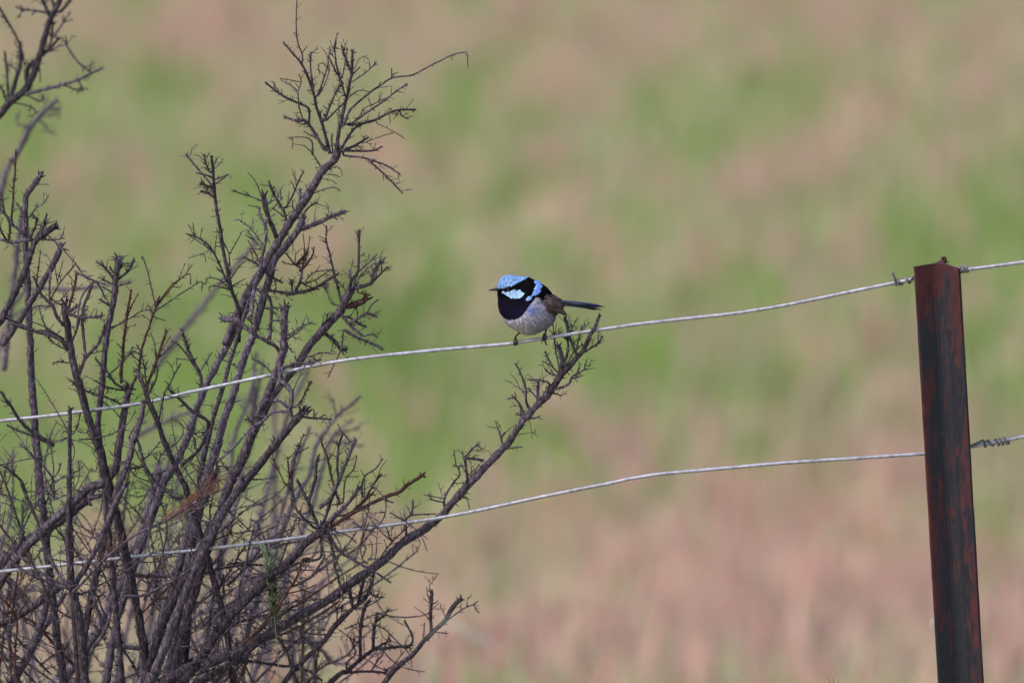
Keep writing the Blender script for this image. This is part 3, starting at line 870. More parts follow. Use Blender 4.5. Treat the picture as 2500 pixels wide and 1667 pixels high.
BACK = '''
R I 10 7 0.85 g -60,2050 60,1568 150,1430 260,1200 350,1080 430,1000 490,940
T I 3 2 0.00 g 350,1080 480,1060 560,1050
T I 3 2 0.00 g 300,1150 180,1150 140,1060
T I 4 2 0.00 g 350,1090 440,1180 480,1240
T I 3 2 0.00 g 420,1010 400,900 330,880
T I 3 2 0.00 g 430,1000 530,1000 560,960
R C 10 6 1.19 g -100,1900 140,1568 300,1380 450,1180 640,960 760,820 830,730
R F 9 4 0.59 g 700,1900 830,1568 960,1350 1010,1100 1100,960 1220,800 1320,720 1410,640
R F 9 4 0.77 g 880,1900 1000,1568 1100,1200 1170,1000 1340,860
T F 4 3 0.00 g 1150,1010 1290,950 1420,920
T F 5 4 0.00 g 1150,1050 1280,1060 1430,1080
T F 3 2 0.00 g 1210,810 1190,720 1180,650
T F 3 2 0.00 g 1040,1040 1020,960
R F 8 6 1.19 g 640,1900 640,1568 645,1100 650,700 700,500
R F 6 4 0.59 g 700,1700 860,1200 960,930
R G 8 6 0.68 g 580,1700 570,1568 560,1300 530,1060
S G 7 5 0.68 g 540,1220 300,1230 100,1250 -200,1290
R G 6 5 0.51 g 500,1200 600,1270 720,1390 830,1410
R E 10 8 0.94 g -100,960 0,900 170,840 260,790
R D 7 6 0.85 g 1200,1050 1330,950 1500,870 1650,800 1800,780
R B 9 7 0.68 g 30,1900 100,1300 170,700 200,500
R D 9 5 0.85 g 2300,1100 2320,700 2330,400 2350,250
R D 7 5 0.77 g 2100,1400 2150,1000 2270,700 2350,400
R F 7 4 0.85 g 300,1500 420,1000 480,600 540,350
R F 8 4 0.94 g 520,1700 700,1000 800,700 920,450 960,300
R B 8 4 0.85 g -50,1500 150,1250 300,1150 700,1150 1200,1080
R B 7 4 1.02 g -60,1900 60,1500 200,1350 500,1300
'''
DEP = PX
class Shrub:
    def __init__(s, root, seed):
        s.root = root; s.rs = np.random.default_rng(seed); s.pts = []; s.limbs = []; s.ntw = 0; s.loose = MB()
    def spurs(s, mb, P, R, dens, size=1.0):
        """short broken spurs along a polyline in sighted space (x, y, depth in px)"""
        rs = s.rs; seg = np.linalg.norm(np.diff(P, axis=0), axis=1).sum(); k = rs.poisson(seg*dens)
        for _ in range(k):
            i = rs.integers(0, len(P)-1); T = P[i+1]-P[i]; T /= np.linalg.norm(T)+1e-9
            v = rs.normal(size=3); v -= T*np.dot(v, T); v /= np.linalg.norm(v)+1e-9; v = v + T*rs.uniform(-.1, .9)
            L = rs.uniform(2.5, 6)*rs.choice([1, 1, 1.8, 2.6])*size + R[i]; r0 = min(R[i]*.6, rs.uniform(.9, 1.8))
            Q = np.array([P[i], P[i]+v*L*.6, P[i]+v*L+rs.normal(0, 1, 3)])
            s.tub(mb, Q, [r0, r0*.8, r0*.35], 4)
    def tub(s, mb, Q, R, sides):
        X = WW(np.c_[Q[:, 0], Q[:, 1], Q[:, 2]*DEP])
        tube(mb, X, np.asarray(R)*PX, sides)
    def twiglet(s, mb, p, T, L, r, lvl=0):
        rs = s.rs
        v = rs.normal(size=3)*np.array([1, 1, .8]); v -= T*np.dot(v, T); v /= np.linalg.norm(v)+1e-9
        d = T*rs.uniform(.5, 1.1) + v; d[1] -= .25; d /= np.linalg.norm(d)
        n = max(4, int(L/9)); Q = [p]; c = rs.normal(0, .06, 3)
        for i in range(n):
            d = d + rs.normal(0, .085, 3) + c; d /= np.linalg.norm(d); Q.append(Q[-1]+d*L/n)
        Q = np.array(Q); R = np.linspace(r, max(.7, r*.5), len(Q))*(1+rs.normal(0, .1, len(Q)))
        s.tub(mb, Q, R, 5)
        s.spurs(mb, Q, R, .05, .8)
        if lvl < 2 and L > 22:
            for _ in range(rs.integers(0, 3)):
                i = rs.integers(len(Q)//3, len(Q)-1); TT = Q[i+1]-Q[i] if i+1 < len(Q) else Q[i]-Q[i-1]
                s.twiglet(mb, Q[i], TT/np.linalg.norm(TT), L*rs.uniform(.3, .65), max(.8, r*.7), lvl+1)
    def line(s, kind, r0, r1, dep, mat, pts, twd=1.0):
        rs = s.rs; pts = np.array(pts, float); d0 = dep/DEP
        if kind in 'RS':
            n = len(pts); dd = d0 + np.cumsum(rs.normal(0, 7, n)); P = np.c_[pts, dd]
            if kind == 'R' and pts[0][1] > 1100:
                b = s.base; q = pts[0]; T = (pts[0]-pts[1]); T /= np.linalg.norm(T)
                low = []
                for t in (.25, .5, .75, 1.0):
                    e = q + T*900*t; f = np.array([b[0], b[1]]); c = (1-t)**2*q + 2*t*(1-t)*(q+T*700) + t*t*f
                    low.append([c[0], c[1], dd[0]*(1-t)+b[2]*t + rs.normal(0, 6)])
                P = np.vstack([np.array(low[::-1]), P]); r0b = r0*1.5
                Rk = np.concatenate([np.linspace(r0b*1.3, r0, 4), np.linspace(r0, r1, n)])
            else: Rk = np.linspace(r0, r1, n)
        else:
            A = np.vstack(s.pts); e0 = np.linalg.norm(A[:, :2]-pts[0], axis=1); e1 = np.linalg.norm(A[:, :2]-pts[-1], axis=1)
            if e1.min() < e0.min() - 1 and e1.min() < 14 and e0.min() > 14: pts = pts[::-1]; e0 = e1; r0, r1 = r1, r0
            i = int(np.argmin(e0)); base = A[i]; bd = base[2]
            if e0.min() > 60: bd = d0
            n = len(pts); L = np.linalg.norm(np.diff(pts, axis=0), axis=1).sum()
            dd = bd + np.concatenate([[0], np.cumsum(rs.normal(0, 1, n-1)*L/n*.22)]) + d0
            P = np.c_[pts, dd]
            if e0.min() < 16: P = np.vstack([base, P]) if e0.min() > 3 else P
            Rk = np.interp(np.linspace(0, 1, len(P)), [0, 1], [r0, r1])
        Rk = Rk*(.86 if kind in 'RS' else (.86 if r0 > 2.2 else .95))
        Q = catmull(np.c_[P, Rk], 7 if r0 < 6 else 10); R = np.abs(Q[:, 3]); Q = Q[:, :3]
        wob = rs.normal(0, 1, Q.shape); wob[1:] = (wob[1:]+wob[:-1])*.5; Q = Q + wob*np.clip(R*.14, .3, 1.0)[:, None]
        R = R*(1+rs.normal(0, .07, len(R))); 
        mb = MB(); s.tub(mb, Q, R, 9 if r0 > 8 else 6)
        # broken knobbly tip
        if r1 > 3:
            for _ in range(8):
                v = rs.normal(size=3); T = Q[-1]-Q[-2]; T /= np.linalg.norm(T); v = v*.7+T*1.2; v /= np.linalg.norm(v)
                s.tub(mb, np.array([Q[-1]-T*3, Q[-1]+v*r1*.9, Q[-1]+v*r1*rs.uniform(1.3, 3.0)]), [r1*.5, r1*.35, r1*.12], 5)
        vis = Q[:, 1] < 1800
        s.spurs(mb, Q[vis] if vis.sum() > 2 else Q, R[vis] if vis.sum() > 2 else R, .10 if r0 > 4 else .10)
        if kind in 'RS':
            o = mb.build('branch', s.mats[mat], s.root); s.limbs.append((o, Q[vis], mat)); par = o
        else:
            # parent to the nearest limb
            best = min(s.limbs, key=lambda l: np.min(np.linalg.norm(l[1][:, :2]-P[0][:2], axis=1)) if len(l[1]) else 1e9)
            par = best[0]
        fine = MB() if kind in 'RS' else mb
        tot = 0
        Qv = Q[vis]; Rv = R[vis]
        if len(Qv) > 3:
            seg = np.linalg.norm(np.diff(Qv, axis=0), axis=1).sum()
            if kind == 'T' and r1 <= 1.25: dens = 0
            else: dens = twd*(.012 if kind in 'RS' else .011)*1.35
            if Qv[:, 0].mean() > 540 and Qv[:, 0].mean() < 950 and 430 < Qv[:, 1].mean() < 880: dens *= 1.9
            for _ in range(rs.poisson(seg*dens)):
                i = rs.integers(1 if kind in 'RS' else len(Qv)//4, len(Qv)-1)
                thick = .95 if (Qv[i][1] > 930 and Qv[i][0] < 560) else (.75 if Qv[i][1] > 1050 and Qv[i][0] < 900 else .85)
                hub = 540 < Qv[i][0] < 950 and 430 < Qv[i][1] < 880
                if rs.random() > thick: continue
                T = Qv[i+1]-Qv[i] if i+1 < len(Qv) else Qv[i]-Qv[i-1]
                y = Qv[i][1]
                big = 1.0 if y > 900 else .62
                L = rs.uniform(14, 60)*big*(1.25 if hub else 1)
                if y > 1000 and rs.random() > .25 and Qv[i][0] < 620: L *= 1.5
                s.twiglet(fine, Qv[i], T/np.linalg.norm(T), L, rs.uniform(.9, 1.7), 0 if (kind in 'RS' or y > 900) else 1); tot += 1
        if kind == 'T' and r0 > 2.4 and r1 > 1.3 and len(Q) > 4 and d0*DEP < .2:      # fine brush of hair twigs towards the tip
            for _ in range(rs.integers(2, 6)):
                i = rs.integers(int(len(Q)*.45), len(Q)-1); T = Q[i+1]-Q[i]
                s.twiglet(fine, Q[i], T/np.linalg.norm(T), rs.uniform(10, 34), rs.uniform(.8, 1.3), 1)
        if kind in 'RS':
            if tot: tag(fine.build('fine_twigs', s.mats[mat if mat != 'd' else 'b'], par), kind='stuff')
        else:
            s.ntw += 1
            if s.ntw <= 300: mb.build('twig', s.mats[mat], par)
            else: s.loose.v += mb.v; s.loose.f += [tuple(i+s.loose.n for i in f) for f in mb.f]; s.loose.n += mb.n
        s.pts.append(Q[::2]); s.pts.append(Q[-1:])
    def run(s, text, twd=1.0):
        for ln in text.strip().splitlines():
            t = ln.split(); k, c, r0, r1, d, mt = t[:6]; ox, oy, sc = CROP[c]
            P = [(ox+float(q.split(',')[0])/sc, oy+float(q.split(',')[1])/sc) for q in t[6:]]
            s.line(k, float(r0), float(r1), float(d), mt, P, twd)
    def close(s):
        if s.loose.n: tag(s.loose.build('small_twigs', s.mats['b'], s.root), kind='stuff')

MATS = dict(b=M['bark'], d=M['bark_dark'], g=M['bark_grey'], r=M['bark_red'])
def ground_base(x, d):
    # sighted place of the foot of a shrub on the ground
    for y in np.arange(2400, 5200, 10):
        if W(x, y, d)[2] < float(zg(d)): break
    return (x, y)
bx, by = ground_base(420, .08)
root = empty('dead_shrub', tuple(W(bx, by, .08)), 'leafless dark brown shrub with spiny twigs growing through the fence wires', 'shrub')
sh = Shrub(root, 11); sh.mats = MATS; sh.base = (bx, by-10, .08/DEP); sh.run(TRACE, 1.0)
# side growth in the thick of the bush
rs = sh.rs
for k in range(70):
    x0 = rs.uniform(-60, 760); y0 = rs.uniform(1350, 1750); a = math.radians(rs.uniform(-45, 55) + (x0-350)*.06)
    L = rs.uniform(180, 480)*(1 if x0 < 500 else .75); d = rs.uniform(.03, .3)
    P = [(x0, y0)]; 
    for i in range(4):
        P.append((P[-1][0]+math.sin(a)*L/4, P[-1][1]-math.cos(a)*L/4)); a += rs.normal(0, .3)
    top = 960 + max(0, x0-350)*.9
    P = [p for p in P if p[1] > top]
    if len(P) < 3: continue
    sh.line('R' if y0 > 1550 else 'S', rs.uniform(2.4, 5), rs.uniform(1.3, 2.4), d, rs.choice(list('bdgr'), p=[.35, .2, .25, .2]), P, 2.2)
for k in range(190):
    x0 = rs.uniform(-30, 560) if k < 100 else rs.uniform(500, 960); y0 = rs.uniform(1060, 1660) if k < 100 else rs.uniform(1230, 1640)
    a = rs.uniform(0, 2*math.pi); L = rs.uniform(60, 190); P = [(x0, y0)]; cv = rs.normal(0, .3)
    for i in range(4): P.append((P[-1][0]+math.sin(a)*L/4, P[-1][1]-math.cos(a)*L/4)); a += cv+rs.normal(0, .2)
    sh.line('T', rs.uniform(1.6, 2.8), 1.1, rs.normal(0, .02), rs.choice(list('bdgr'), p=[.34, .12, .40, .14]), P, 1.9)
sh.close()

# dry orange needles caught on the red twig
mb = MB()
rs = np.random.default_rng(3)
def fan(x, y, d, ang, spread, n, L, r=.75, c=None):
    for _ in range(n):
        a = math.radians(ang+rs.normal(0, spread)); l = L*rs.uniform(.45, 1.1); c_ = rs.normal(0, .12)
        x0 = x+rs.normal(0, 3); y0 = y+rs.normal(0, 3); dz = rs.normal(0, .012)
        P = [W(x0, y0, d), W(x0+math.sin(a)*l*.5, y0-math.cos(a)*l*.5, d+dz*.5), W(x0+math.sin(a+c_)*l, y0-math.cos(a+c_)*l, d+dz)]
        P = catmull(P, .006); tube(mb, P, np.linspace(r, r*.45, len(P))*PX, 4)
e = lambda x, y: (x/3.357, 1200+y/3.357)
for (x, y, a, sp, n_, L) in [(q[0], q[1], q[2], q[3], int(q[4]*.62), q[5]) for q in [(1330, 250, 52, 12, 26, 95), (1430, 190, 50, 14, 26, 110), (1520, 140, 48, 14, 24, 120), (1600, 90, 42, 16, 22, 120), (1700, 20, 35, 16, 18, 95),
                             (760, 640, 22, 12, 8, 60), (830, 580, 18, 14, 9, 62), (900, 520, 20, 14, 9, 60), (990, 440, 18, 12, 8, 62), (1080, 380, 12, 14, 8, 66), (1335, 520, 180, 6, 8, 45)]]:
    px, py = e(x, y); fan(px, py, -.06, a, sp, n_, L)
o = mb.build('needle_clump', M['needle']); rebase(o, W(430, 1240, -.06))
tag(o, 'clump of dry orange needles caught among the shrub twigs between the two wires', 'needles', kind='stuff')

# left edge limb of a second plant, nearer than the fence
bx2, by2 = ground_base(-420, -.34)
root = empty('dead_shrub', tuple(W(bx2, by2, -.34)), 'dark bare branch reaching in at the upper left corner, slightly out of focus', 'shrub')
s2 = Shrub(root, 21); s2.mats = MATS; s2.base = (bx2, by2, -.34/DEP); s2.run(LEFT, .8)
s2.line('S', 22, 13, -.34, 'd', [(bx2, by2-5), (-400, 2400), (-340, 1500), (-200, 700), (-40, 312)], .3); s2.close()
# blurred shrub behind
bx3, by3 = ground_base(300, .55)
root = empty('dead_shrub', tuple(W(bx3, by3, .55)), 'blurred grey shrub standing behind the sharp brown one', 'shrub')
s3 = Shrub(root, 31); s3.mats = dict(MATS, b=M['bark_grey']); s3.base = (bx3, by3, .55/DEP); s3.run(BACK, 2.4)
rs = s3.rs
for k in range(44):
    x0 = rs.uniform(-100, 820); y0 = rs.uniform(1500, 1800); a = math.radians(rs.uniform(-35, 50) + (x0-350)*.05)
    L = rs.uniform(260, 640); d = rs.uniform(.35, 1.2)
    P = [(x0, y0)]
    for i in range(4): P.append((P[-1][0]+math.sin(a)*L/4, P[-1][1]-math.cos(a)*L/4)); a += rs.normal(0, .14)
    top = 1010 + max(0, x0-380)*.75
    P = [p for p in P if p[1] > top]
    if len(P) < 3 or P[-1][0] > 940: continue
    s3.line('R' if y0 > 1550 else 'S', rs.uniform(3.5, 7.5), rs.uniform(1.8, 3.5), d, rs.choice(list('gbd'), p=[.5, .3, .2]), P, 2.6)
s3.close()

# ------------------------------------------------------------------ grasses among the twigs
def colmat_plain(name, c, rough=.6, tr=0):
    m, n, b = newmat(name); b.inputs['Base Color'].default_value = (*c, 1); b.inputs['Roughness'].default_value = rough; return m
GB = ground_base(680, .05)
root = empty('seeding_grass_stalk', tuple(W(*GB, .05)), 'green grass stalk with a feathery seed head among the twigs under the lower wire', 'grass')
mb = MB(); P = catmull([W(GB[0], GB[1], .05), W(700, 2200, .02), W(682, 1667, -.01), W(672, 1530, -.01), W(664, 1440, -.01), W(651, 1345, -.01)], .02)
tube(mb, P, np.linspace(2.2, 1.0, len(P))*PX, 6); mb.build('stem', colmat_plain('grass_stem', (.22, .30, .13)), root)
mb = MB(); rs = np.random.default_rng(9)
for k in range(330):
    t = rs.random(); cx = np.interp(t, [0, .4, .7, 1], [672, 668, 658, 652]); cy = 1512-t*172
    if .46 < t < .52: continue
    sgn = rs.choice([-1, 1]); wdt = 15*(1-abs(t-.4)*.9)+4; ln = rs.uniform(12, 24)
    x0 = cx+rs.normal(0, 3); a = math.radians(sgn*rs.uniform(8, 38)); dz = rs.normal(0, .006)
    off = sgn*rs.uniform(0, wdt*.5)
    b0 = (x0+off*.5, cy); b1 = (x0+off+math.sin(a)*ln*.5, cy-math.cos(a)*ln*.5); b2 = (x0+off+math.sin(a)*ln, cy-math.cos(a)*ln)
    q = rs.random(); wt = t > .62
    c = np.array([.22, .28, .10])*(1-q)+np.array([.48, .50, .33])*q if not wt else np.array([.36, .42, .28])*(1-q)+np.array([.62, .66, .54])*q
    P = np.array([W(*b0, -.01+dz*.3), W(*b1, -.01+dz), W(*b2, -.01+dz*1.3)]); tube(mb, P, np.array([1.2, 1.7, .35])*PX, 4, c)
tag(mb.build('seed_head', M['grass'], root), kind='stuff')
# near, very blurred pale grass stem at lower right of the shrub
mb = MB(); gz = lambda x, y: (600+x/3.357, 1200+y/3.357)
P = catmull([W(*gz(1480, 1700), -1.9), W(*gz(1500, 1300), -1.9), W(*gz(1545, 1120), -1.9), W(*gz(1640, 1062), -1.9), W(*gz(1740, 1095), -1.9), W(*gz(1860, 1180), -1.9), W(*gz(2060, 1280), -1.9), W(*gz(2300, 1500), -1.9)], .01)
R = np.interp(np.linspace(0, 1, len(P)), [0, .38, .5, .62, .75, 1], [.8, 1.0, 3.6, 3.4, 1.2, .7])
tube(mb, P, R*PX, 6)
gp = W(*gz(1480, 1700), -1.9)
P2 = catmull([np.array([gp[0]-.02, gp[1], 0.0]), np.array([gp[0]-.015, gp[1], gp[2]*.5]), gp], .05)
tube(mb, P2, np.full(len(P2), 1.0)*PX, 5)
o = mb.build('grass_stalk', colmat_plain('pale_grass', (.55, .58, .48))); rebase(o, P2[0])
tag(o, 'pale blurred grass blade arching in front of the lowest twig tips', 'grass')
# green leaf tip at the bottom edge
mb = MB()
gp = W(2040, 1690, .02)
for dx, tipx, tipy in ((0, 2018, 1650), (6, 2030, 1652), (10, 2046, 1660)):
    P = catmull([np.array([gp[0]+.02, gp[1], 0]), np.array([gp[0]+.012, gp[1], gp[2]*.6]), W(2044+dx, 1690, .02), W(tipx, tipy, .02)], .02)
    tube(mb, P, np.interp(np.linspace(0, 1, len(P)), [0, .9, .97, 1], [1.6, 2.4, 3.4, .8])*PX, 5)
o = mb.build('grass_tuft', colmat_plain('leaf_green', (.14, .22, .06))); rebase(o, (gp[0]+.02, gp[1], 0))
tag(o, 'small green leaf tips poking up at the bottom edge left of the post', 'grass')

# ------------------------------------------------------------------ the bird
SB = PX/6.19
def BP(u, v, wq=0.0):
    """bird sketch units -> world; u right, v down, wq towards the camera"""
    c = W(1150+800/6.19, 630+700/6.19, WD)
    return np.array([c[0]+(u-800)*SB, c[1]-wq*SB, c[2]-(v-700)*SB])
SIL = np.array([(385,450),(395,435),(430,350),(470,300),(520,272),(600,270),(700,288),(810,295),(860,290),(920,315),(975,345),(1050,385),(1120,425),(1180,480),(1225,540),(1270,590),(1320,640),(1370,700),(1345,765),(1290,800),(1262,850),(1250,900),(1210,970),(1150,1030),(1050,1090),(920,1138),(850,1140),(780,1120),(700,1080),(600,1020),(540,965),(490,890),(440,830),(415,740),(410,620),(400,510)], float)
CU, CV = 800.0, 690.0
ELL = [(860, 830, 390, 300, 300), (660, 710, 245, 230, 235), (630, 480, 235, 205, 195), (900, 560, 240, 240, 225), (1150, 700, 190, 150, 130)]
def sdf(p):
    dmin = None
    for (a, b_, ra, rb, rc) in ELL:
        q = np.stack([(p[:, 0]-a)/ra, (p[:, 1]-b_)/rb, p[:, 2]/rc], 1); k0 = np.linalg.norm(q, axis=1)
        k1 = np.linalg.norm(q/np.array([ra, rb, rc]), axis=1)+1e-9; d = k0*(k0-1)/k1
        if dmin is None: dmin = d
        else:
            h = np.clip(.5+.5*(d-dmin)/70, 0, 1); dmin = d*(1-h)+dmin*h-70*h*(1-h)
    return dmin
def rad(dirs):
    lo = np.zeros(len(dirs)); hi = np.full(len(dirs), 900.0); c = np.array([CU, CV, 0])
    for _ in range(28):
        mid = (lo+hi)/2; d = sdf(c+dirs*mid[:, None]); ins = d < 0
        lo = np.where(ins, mid, lo); hi = np.where(ins, hi, mid)
    return lo
sa = np.arctan2(SIL[:, 1]-CV, SIL[:, 0]-CU); sr = np.hypot(SIL[:, 1]-CV, SIL[:, 0]-CU); o_ = np.argsort(sa); sa, sr = sa[o_], sr[o_]
sa = np.concatenate([sa-2*np.pi, sa, sa+2*np.pi]); sr = np.tile(sr, 3)
def body_points(dirs):
    th = np.arctan2(dirs[:, 1], dirs[:, 0]); flat = np.stack([np.cos(th), np.sin(th), 0*th], 1)
    k = np.interp(th, sa, sr)/rad(flat); r_ = rad(dirs)
    inpl = np.hypot(dirs[:, 0], dirs[:, 1]); kk = 1+(k-1)*inpl**.7
    p = np.array([CU, CV, 0]) + dirs*r_[:, None]*np.stack([kk, kk, np.ones_like(kk)], 1)
    return p
def inpoly(x, y, poly):
    poly = np.asarray(poly, float); ins = np.zeros(len(x), bool); j = len(poly)-1
    for i in range(len(poly)):
        xi, yi = poly[i]; xj, yj = poly[j]
        c = ((yi > y) != (yj > y)) & (x < (xj-xi)*(y-yi)/(yj-yi+1e-12)+xi); ins ^= c; j = i
    return ins
CAP = [(370,452),(400,380),(440,320),(480,285),(520,240),(640,240),(830,270),(835,305),(760,330),(720,348),(640,384),(560,415),(480,435),(430,448)]
CHEEK = [(452,494),(520,488),(570,478),(640,452),(700,465),(745,488),(795,518),(790,532),(745,545),(735,572),(650,590),(600,568),(540,548),(500,520)]
COLLAR = [(945,338),(1035,368),(1040,440),(1020,488),(985,518),(940,538),(905,540),(935,488),(955,430),(972,398)]
SPOT = [(822,604),(850,566),(880,556),(886,582),(862,606),(840,612)]
BLACKP = [(250,200),(1000,200),(1400,400),(1420,600),(1275,592),(1180,560),(1105,540),(1075,640),(1060,700),(1035,690),(1010,640),(985,600),(955,585),(900,650),(850,710),(810,770),(760,830),(690,878),(600,900),(500,892),(430,860),(200,800)]
WINGB = [(1105,540),(1260,590),(1400,680),(1450,850),(1230,840),(1120,770),(1070,700)]
def plum(u, v, jit=True):
    n_ = len(u); r_ = np.random.default_rng(4)
    c = np.zeros((n_, 3)); lab = np.zeros(n_, int)
    # belly: pale lavender grey, creamier low down, brownish at the vent
    q = r_.random((n_, 1)); c[:] = np.array([.19, .18, .26])*(1-q)+np.array([.52, .50, .58])*q
    low = np.clip((v-900)/160, 0, 1)[:, None]*np.clip((950-u)/250, 0, 1)[:, None]; c = c*(1-low)+np.array([.62, .56, .50])*low
    vent = np.clip((u-1130)/110, 0, 1)[:, None]*np.clip((v-760)/80, 0, 1)[:, None]; c = c*(1-vent*.75)+np.array([.17, .12, .11])*vent*.75
    fl = (np.clip((u-900)/260, 0, 1)*np.clip((v-640)/120, 0, 1))[:, None]*.5; c = c*(1-fl)+np.array([.19, .16, .20])*fl
    side = np.exp(-((u-860)/90)**2-((v-740)/60)**2)[:, None]; c = c*(1-.8*side)+np.array([.10, .15, .42])*.8*side
    bk = inpoly(u, v, BLACKP); c[bk] = np.array([.003, .003, .005]); lab[bk] = 1
    br = bk & (v > 590) & (u < 860); t_ = np.clip((v[br]-590)/150, 0, 1)[:, None]; c[br] = np.array([.003, .003, .006])*(1-t_)+np.array([.007, .006, .020])*t_
    wb = inpoly(u, v, WINGB); c[wb] = np.array([.10, .065, .06]); lab[wb] = 0
    for k, (poly, cc) in enumerate([(CAP, (.31, .52, .88)), (CHEEK, (.42, .65, .94)), (COLLAR, (.20, .36, .86)), (SPOT, (.24, .42, .88))]):
        i = inpoly(u, v, poly); qq = .82+.36*r_.random((i.sum(), 1)); c[i] = np.array(cc)*qq*(1 if jit else .5); lab[i] = 2+min(k, 2)
    return c, lab
bird = empty('bird', tuple(BP(800, 1280)), 'small round bird with pale blue crown, black throat and long tail on the upper wire', 'bird')
import bmesh
bm = bmesh.new(); bmesh.ops.create_icosphere(bm, subdivisions=6, radius=1.0)
dirs = np.array([v.co[:] for v in bm.verts]); faces = [tuple(v.index for v in f.verts) for f in bm.faces]; bm.free()
bp = body_points(dirs)
mb = MB(); c, _ = plum(bp[:, 0], bp[:, 1], False)
base = W(1150+800/6.19, 630+700/6.19, WD)
def bw(p): return np.stack([base[0]+(p[:, 0]-800)*SB, base[1]-p[:, 2]*SB, base[2]-(p[:, 1]-700)*SB], 1)
mb.add(bw(bp), faces, c); body = mb.build('body', M['plumage'], bird)
# plumage: thousands of small feathers lying back over the body
rs = np.random.default_rng(12)
def shell(N, dirs_f=None):
    d = rs.normal(size=(N, 3)); d /= np.linalg.norm(d, axis=1)[:, None]; e1 = 1e-3
    p = body_points(d)
    a = np.cross(d, [0, 0, 1.0]); a /= np.linalg.norm(a, axis=1)[:, None]+1e-9; b_ = np.cross(d, a)
    da = d+a*.02; da /= np.linalg.norm(da, axis=1)[:, None]; db = d+b_*.02; db /= np.linalg.norm(db, axis=1)[:, None]
    nrm = np.cross(body_points(da)-p, body_points(db)-p); nrm /= np.linalg.norm(nrm, axis=1)[:, None]+1e-9
    nrm *= np.sign((nrm*d).sum(1))[:, None]
    return p, nrm
P, NR = shell(26000)
flow = np.stack([np.ones(len(P)), np.clip((P[:, 1]-560)/500, -.25, .75), 0*P[:, 0]], 1)
hd = (P[:, 0] < 620) & (P[:, 1] < 600)
flow[hd] = P[hd]-np.array([400, 470, 0]); flow[hd] /= np.linalg.norm(flow[hd], axis=1)[:, None]+1e-9; flow[hd] += np.array([.4, 0, 0])
thr = (P[:, 0] < 760) & (P[:, 1] >= 600); flow[thr] += np.array([-.45, .55, 0])
flow = flow + rs.normal(0, .16, flow.shape)
flow -= NR*(flow*NR).sum(1)[:, None]; flow /= np.linalg.norm(flow, axis=1)[:, None]+1e-9
cc, lab = plum(P[:, 0]+rs.normal(0, 4, len(P)), P[:, 1]+rs.normal(0, 4, len(P)))
groups = {0: MB(), 1: MB(), 2: MB(), 3: MB(), 4: MB()}
for i in range(len(P)):
    p, nn, t = P[i], NR[i], flow[i]; s_ = np.cross(nn, t); L_ = lab[i]
    if L_ >= 2:
        ln, wd_f, lift = rs.uniform(22, 36), rs.uniform(8, 11), .42
        if L_ == 2: ln, wd_f, lift = rs.uniform(28, 52), rs.uniform(3, 5), .5
        if L_ == 4: ln, wd_f, lift = rs.uniform(24, 40), rs.uniform(9, 13), .55
        if rs.random() < .35: continue
        nrep = 1
    elif L_ == 1: ln, wd_f, lift = rs.uniform(22, 40), rs.uniform(5, 9), .16
    else:
        ln, wd_f, lift = rs.uniform(45, 110), rs.uniform(3, 6.5), .24
        if p[1] > 860 or p[0] > 1060: lift = rs.uniform(.1, .42)
    if L_ == 1 and rs.random() < .35: continue
    a = p + nn*(1 if L_ < 2 else 4); m1 = a + t*ln*.55 + nn*ln*lift*.8; e_ = a + t*ln + nn*ln*lift*.7 + s_*rs.normal(0, 3)
    V = bw(np.array([a-s_*wd_f*.5, a+s_*wd_f*.5, m1+s_*wd_f, m1-s_*wd_f, e_])); k = rs.uniform(.8, 1.22) if L_ < 2 else rs.choice([.82, .95, 1.05, 1.15, 1.25])
    groups[L_].add(V, [(0, 1, 2, 3), (3, 2, 4)], cc[i]*k)
groups[0].build('belly_plumage', M['plumage'], body, smooth=False)['kind'] = 'stuff'
groups[1].build('dark_plumage', M['plumage'], body, smooth=False)['kind'] = 'stuff'
M['blue'] = colmat('blue_feathers', .6, 0, 0, .3)
for k, nm in ((2, 'crown_patch'), (3, 'cheek_patch'), (4, 'collar_patch')): groups[k].build(nm, M['blue'], body, smooth=False)['kind'] = 'stuff'

def taper(u0, rows, nm, mat, parent, sides=12):
    mb = MB(); V = []; F = []
    for (u, v, hw, hh) in rows:
        for j in range(sides):
            a = 2*math.pi*j/sides; V.append((u, v+math.sin(a)*hh, math.cos(a)*hw))
    for i in range(len(rows)-1):
        for j in range(sides): j2 = (j+1) % sides; F.append((i*sides+j, i*sides+j2, (i+1)*sides+j2, (i+1)*sides+j))
    F.append(tuple(range((len(rows)-1)*sides, len(rows)*sides))); F.append(tuple(range(sides))[::-1])
    mb.add(bw(np.array(V, float)), F); return mb.build(nm, mat, parent)
bk = empty_part = None
beak = taper(0, [(480, 470, 60, 30), (430, 466, 46, 26), (395, 464, 36, 22), (350, 466, 25, 18), (305, 475, 15, 12), (275, 484, 7, 6), (256, 489, 2, 2)], 'beak', M['horn'], bird)
taper(0, [(480, 492, 50, 18), (420, 489, 36, 13), (370, 488, 24, 8), (310, 490, 13, 5), (268, 491, 3, 2)], 'lower_mandible', M['horn'], beak)
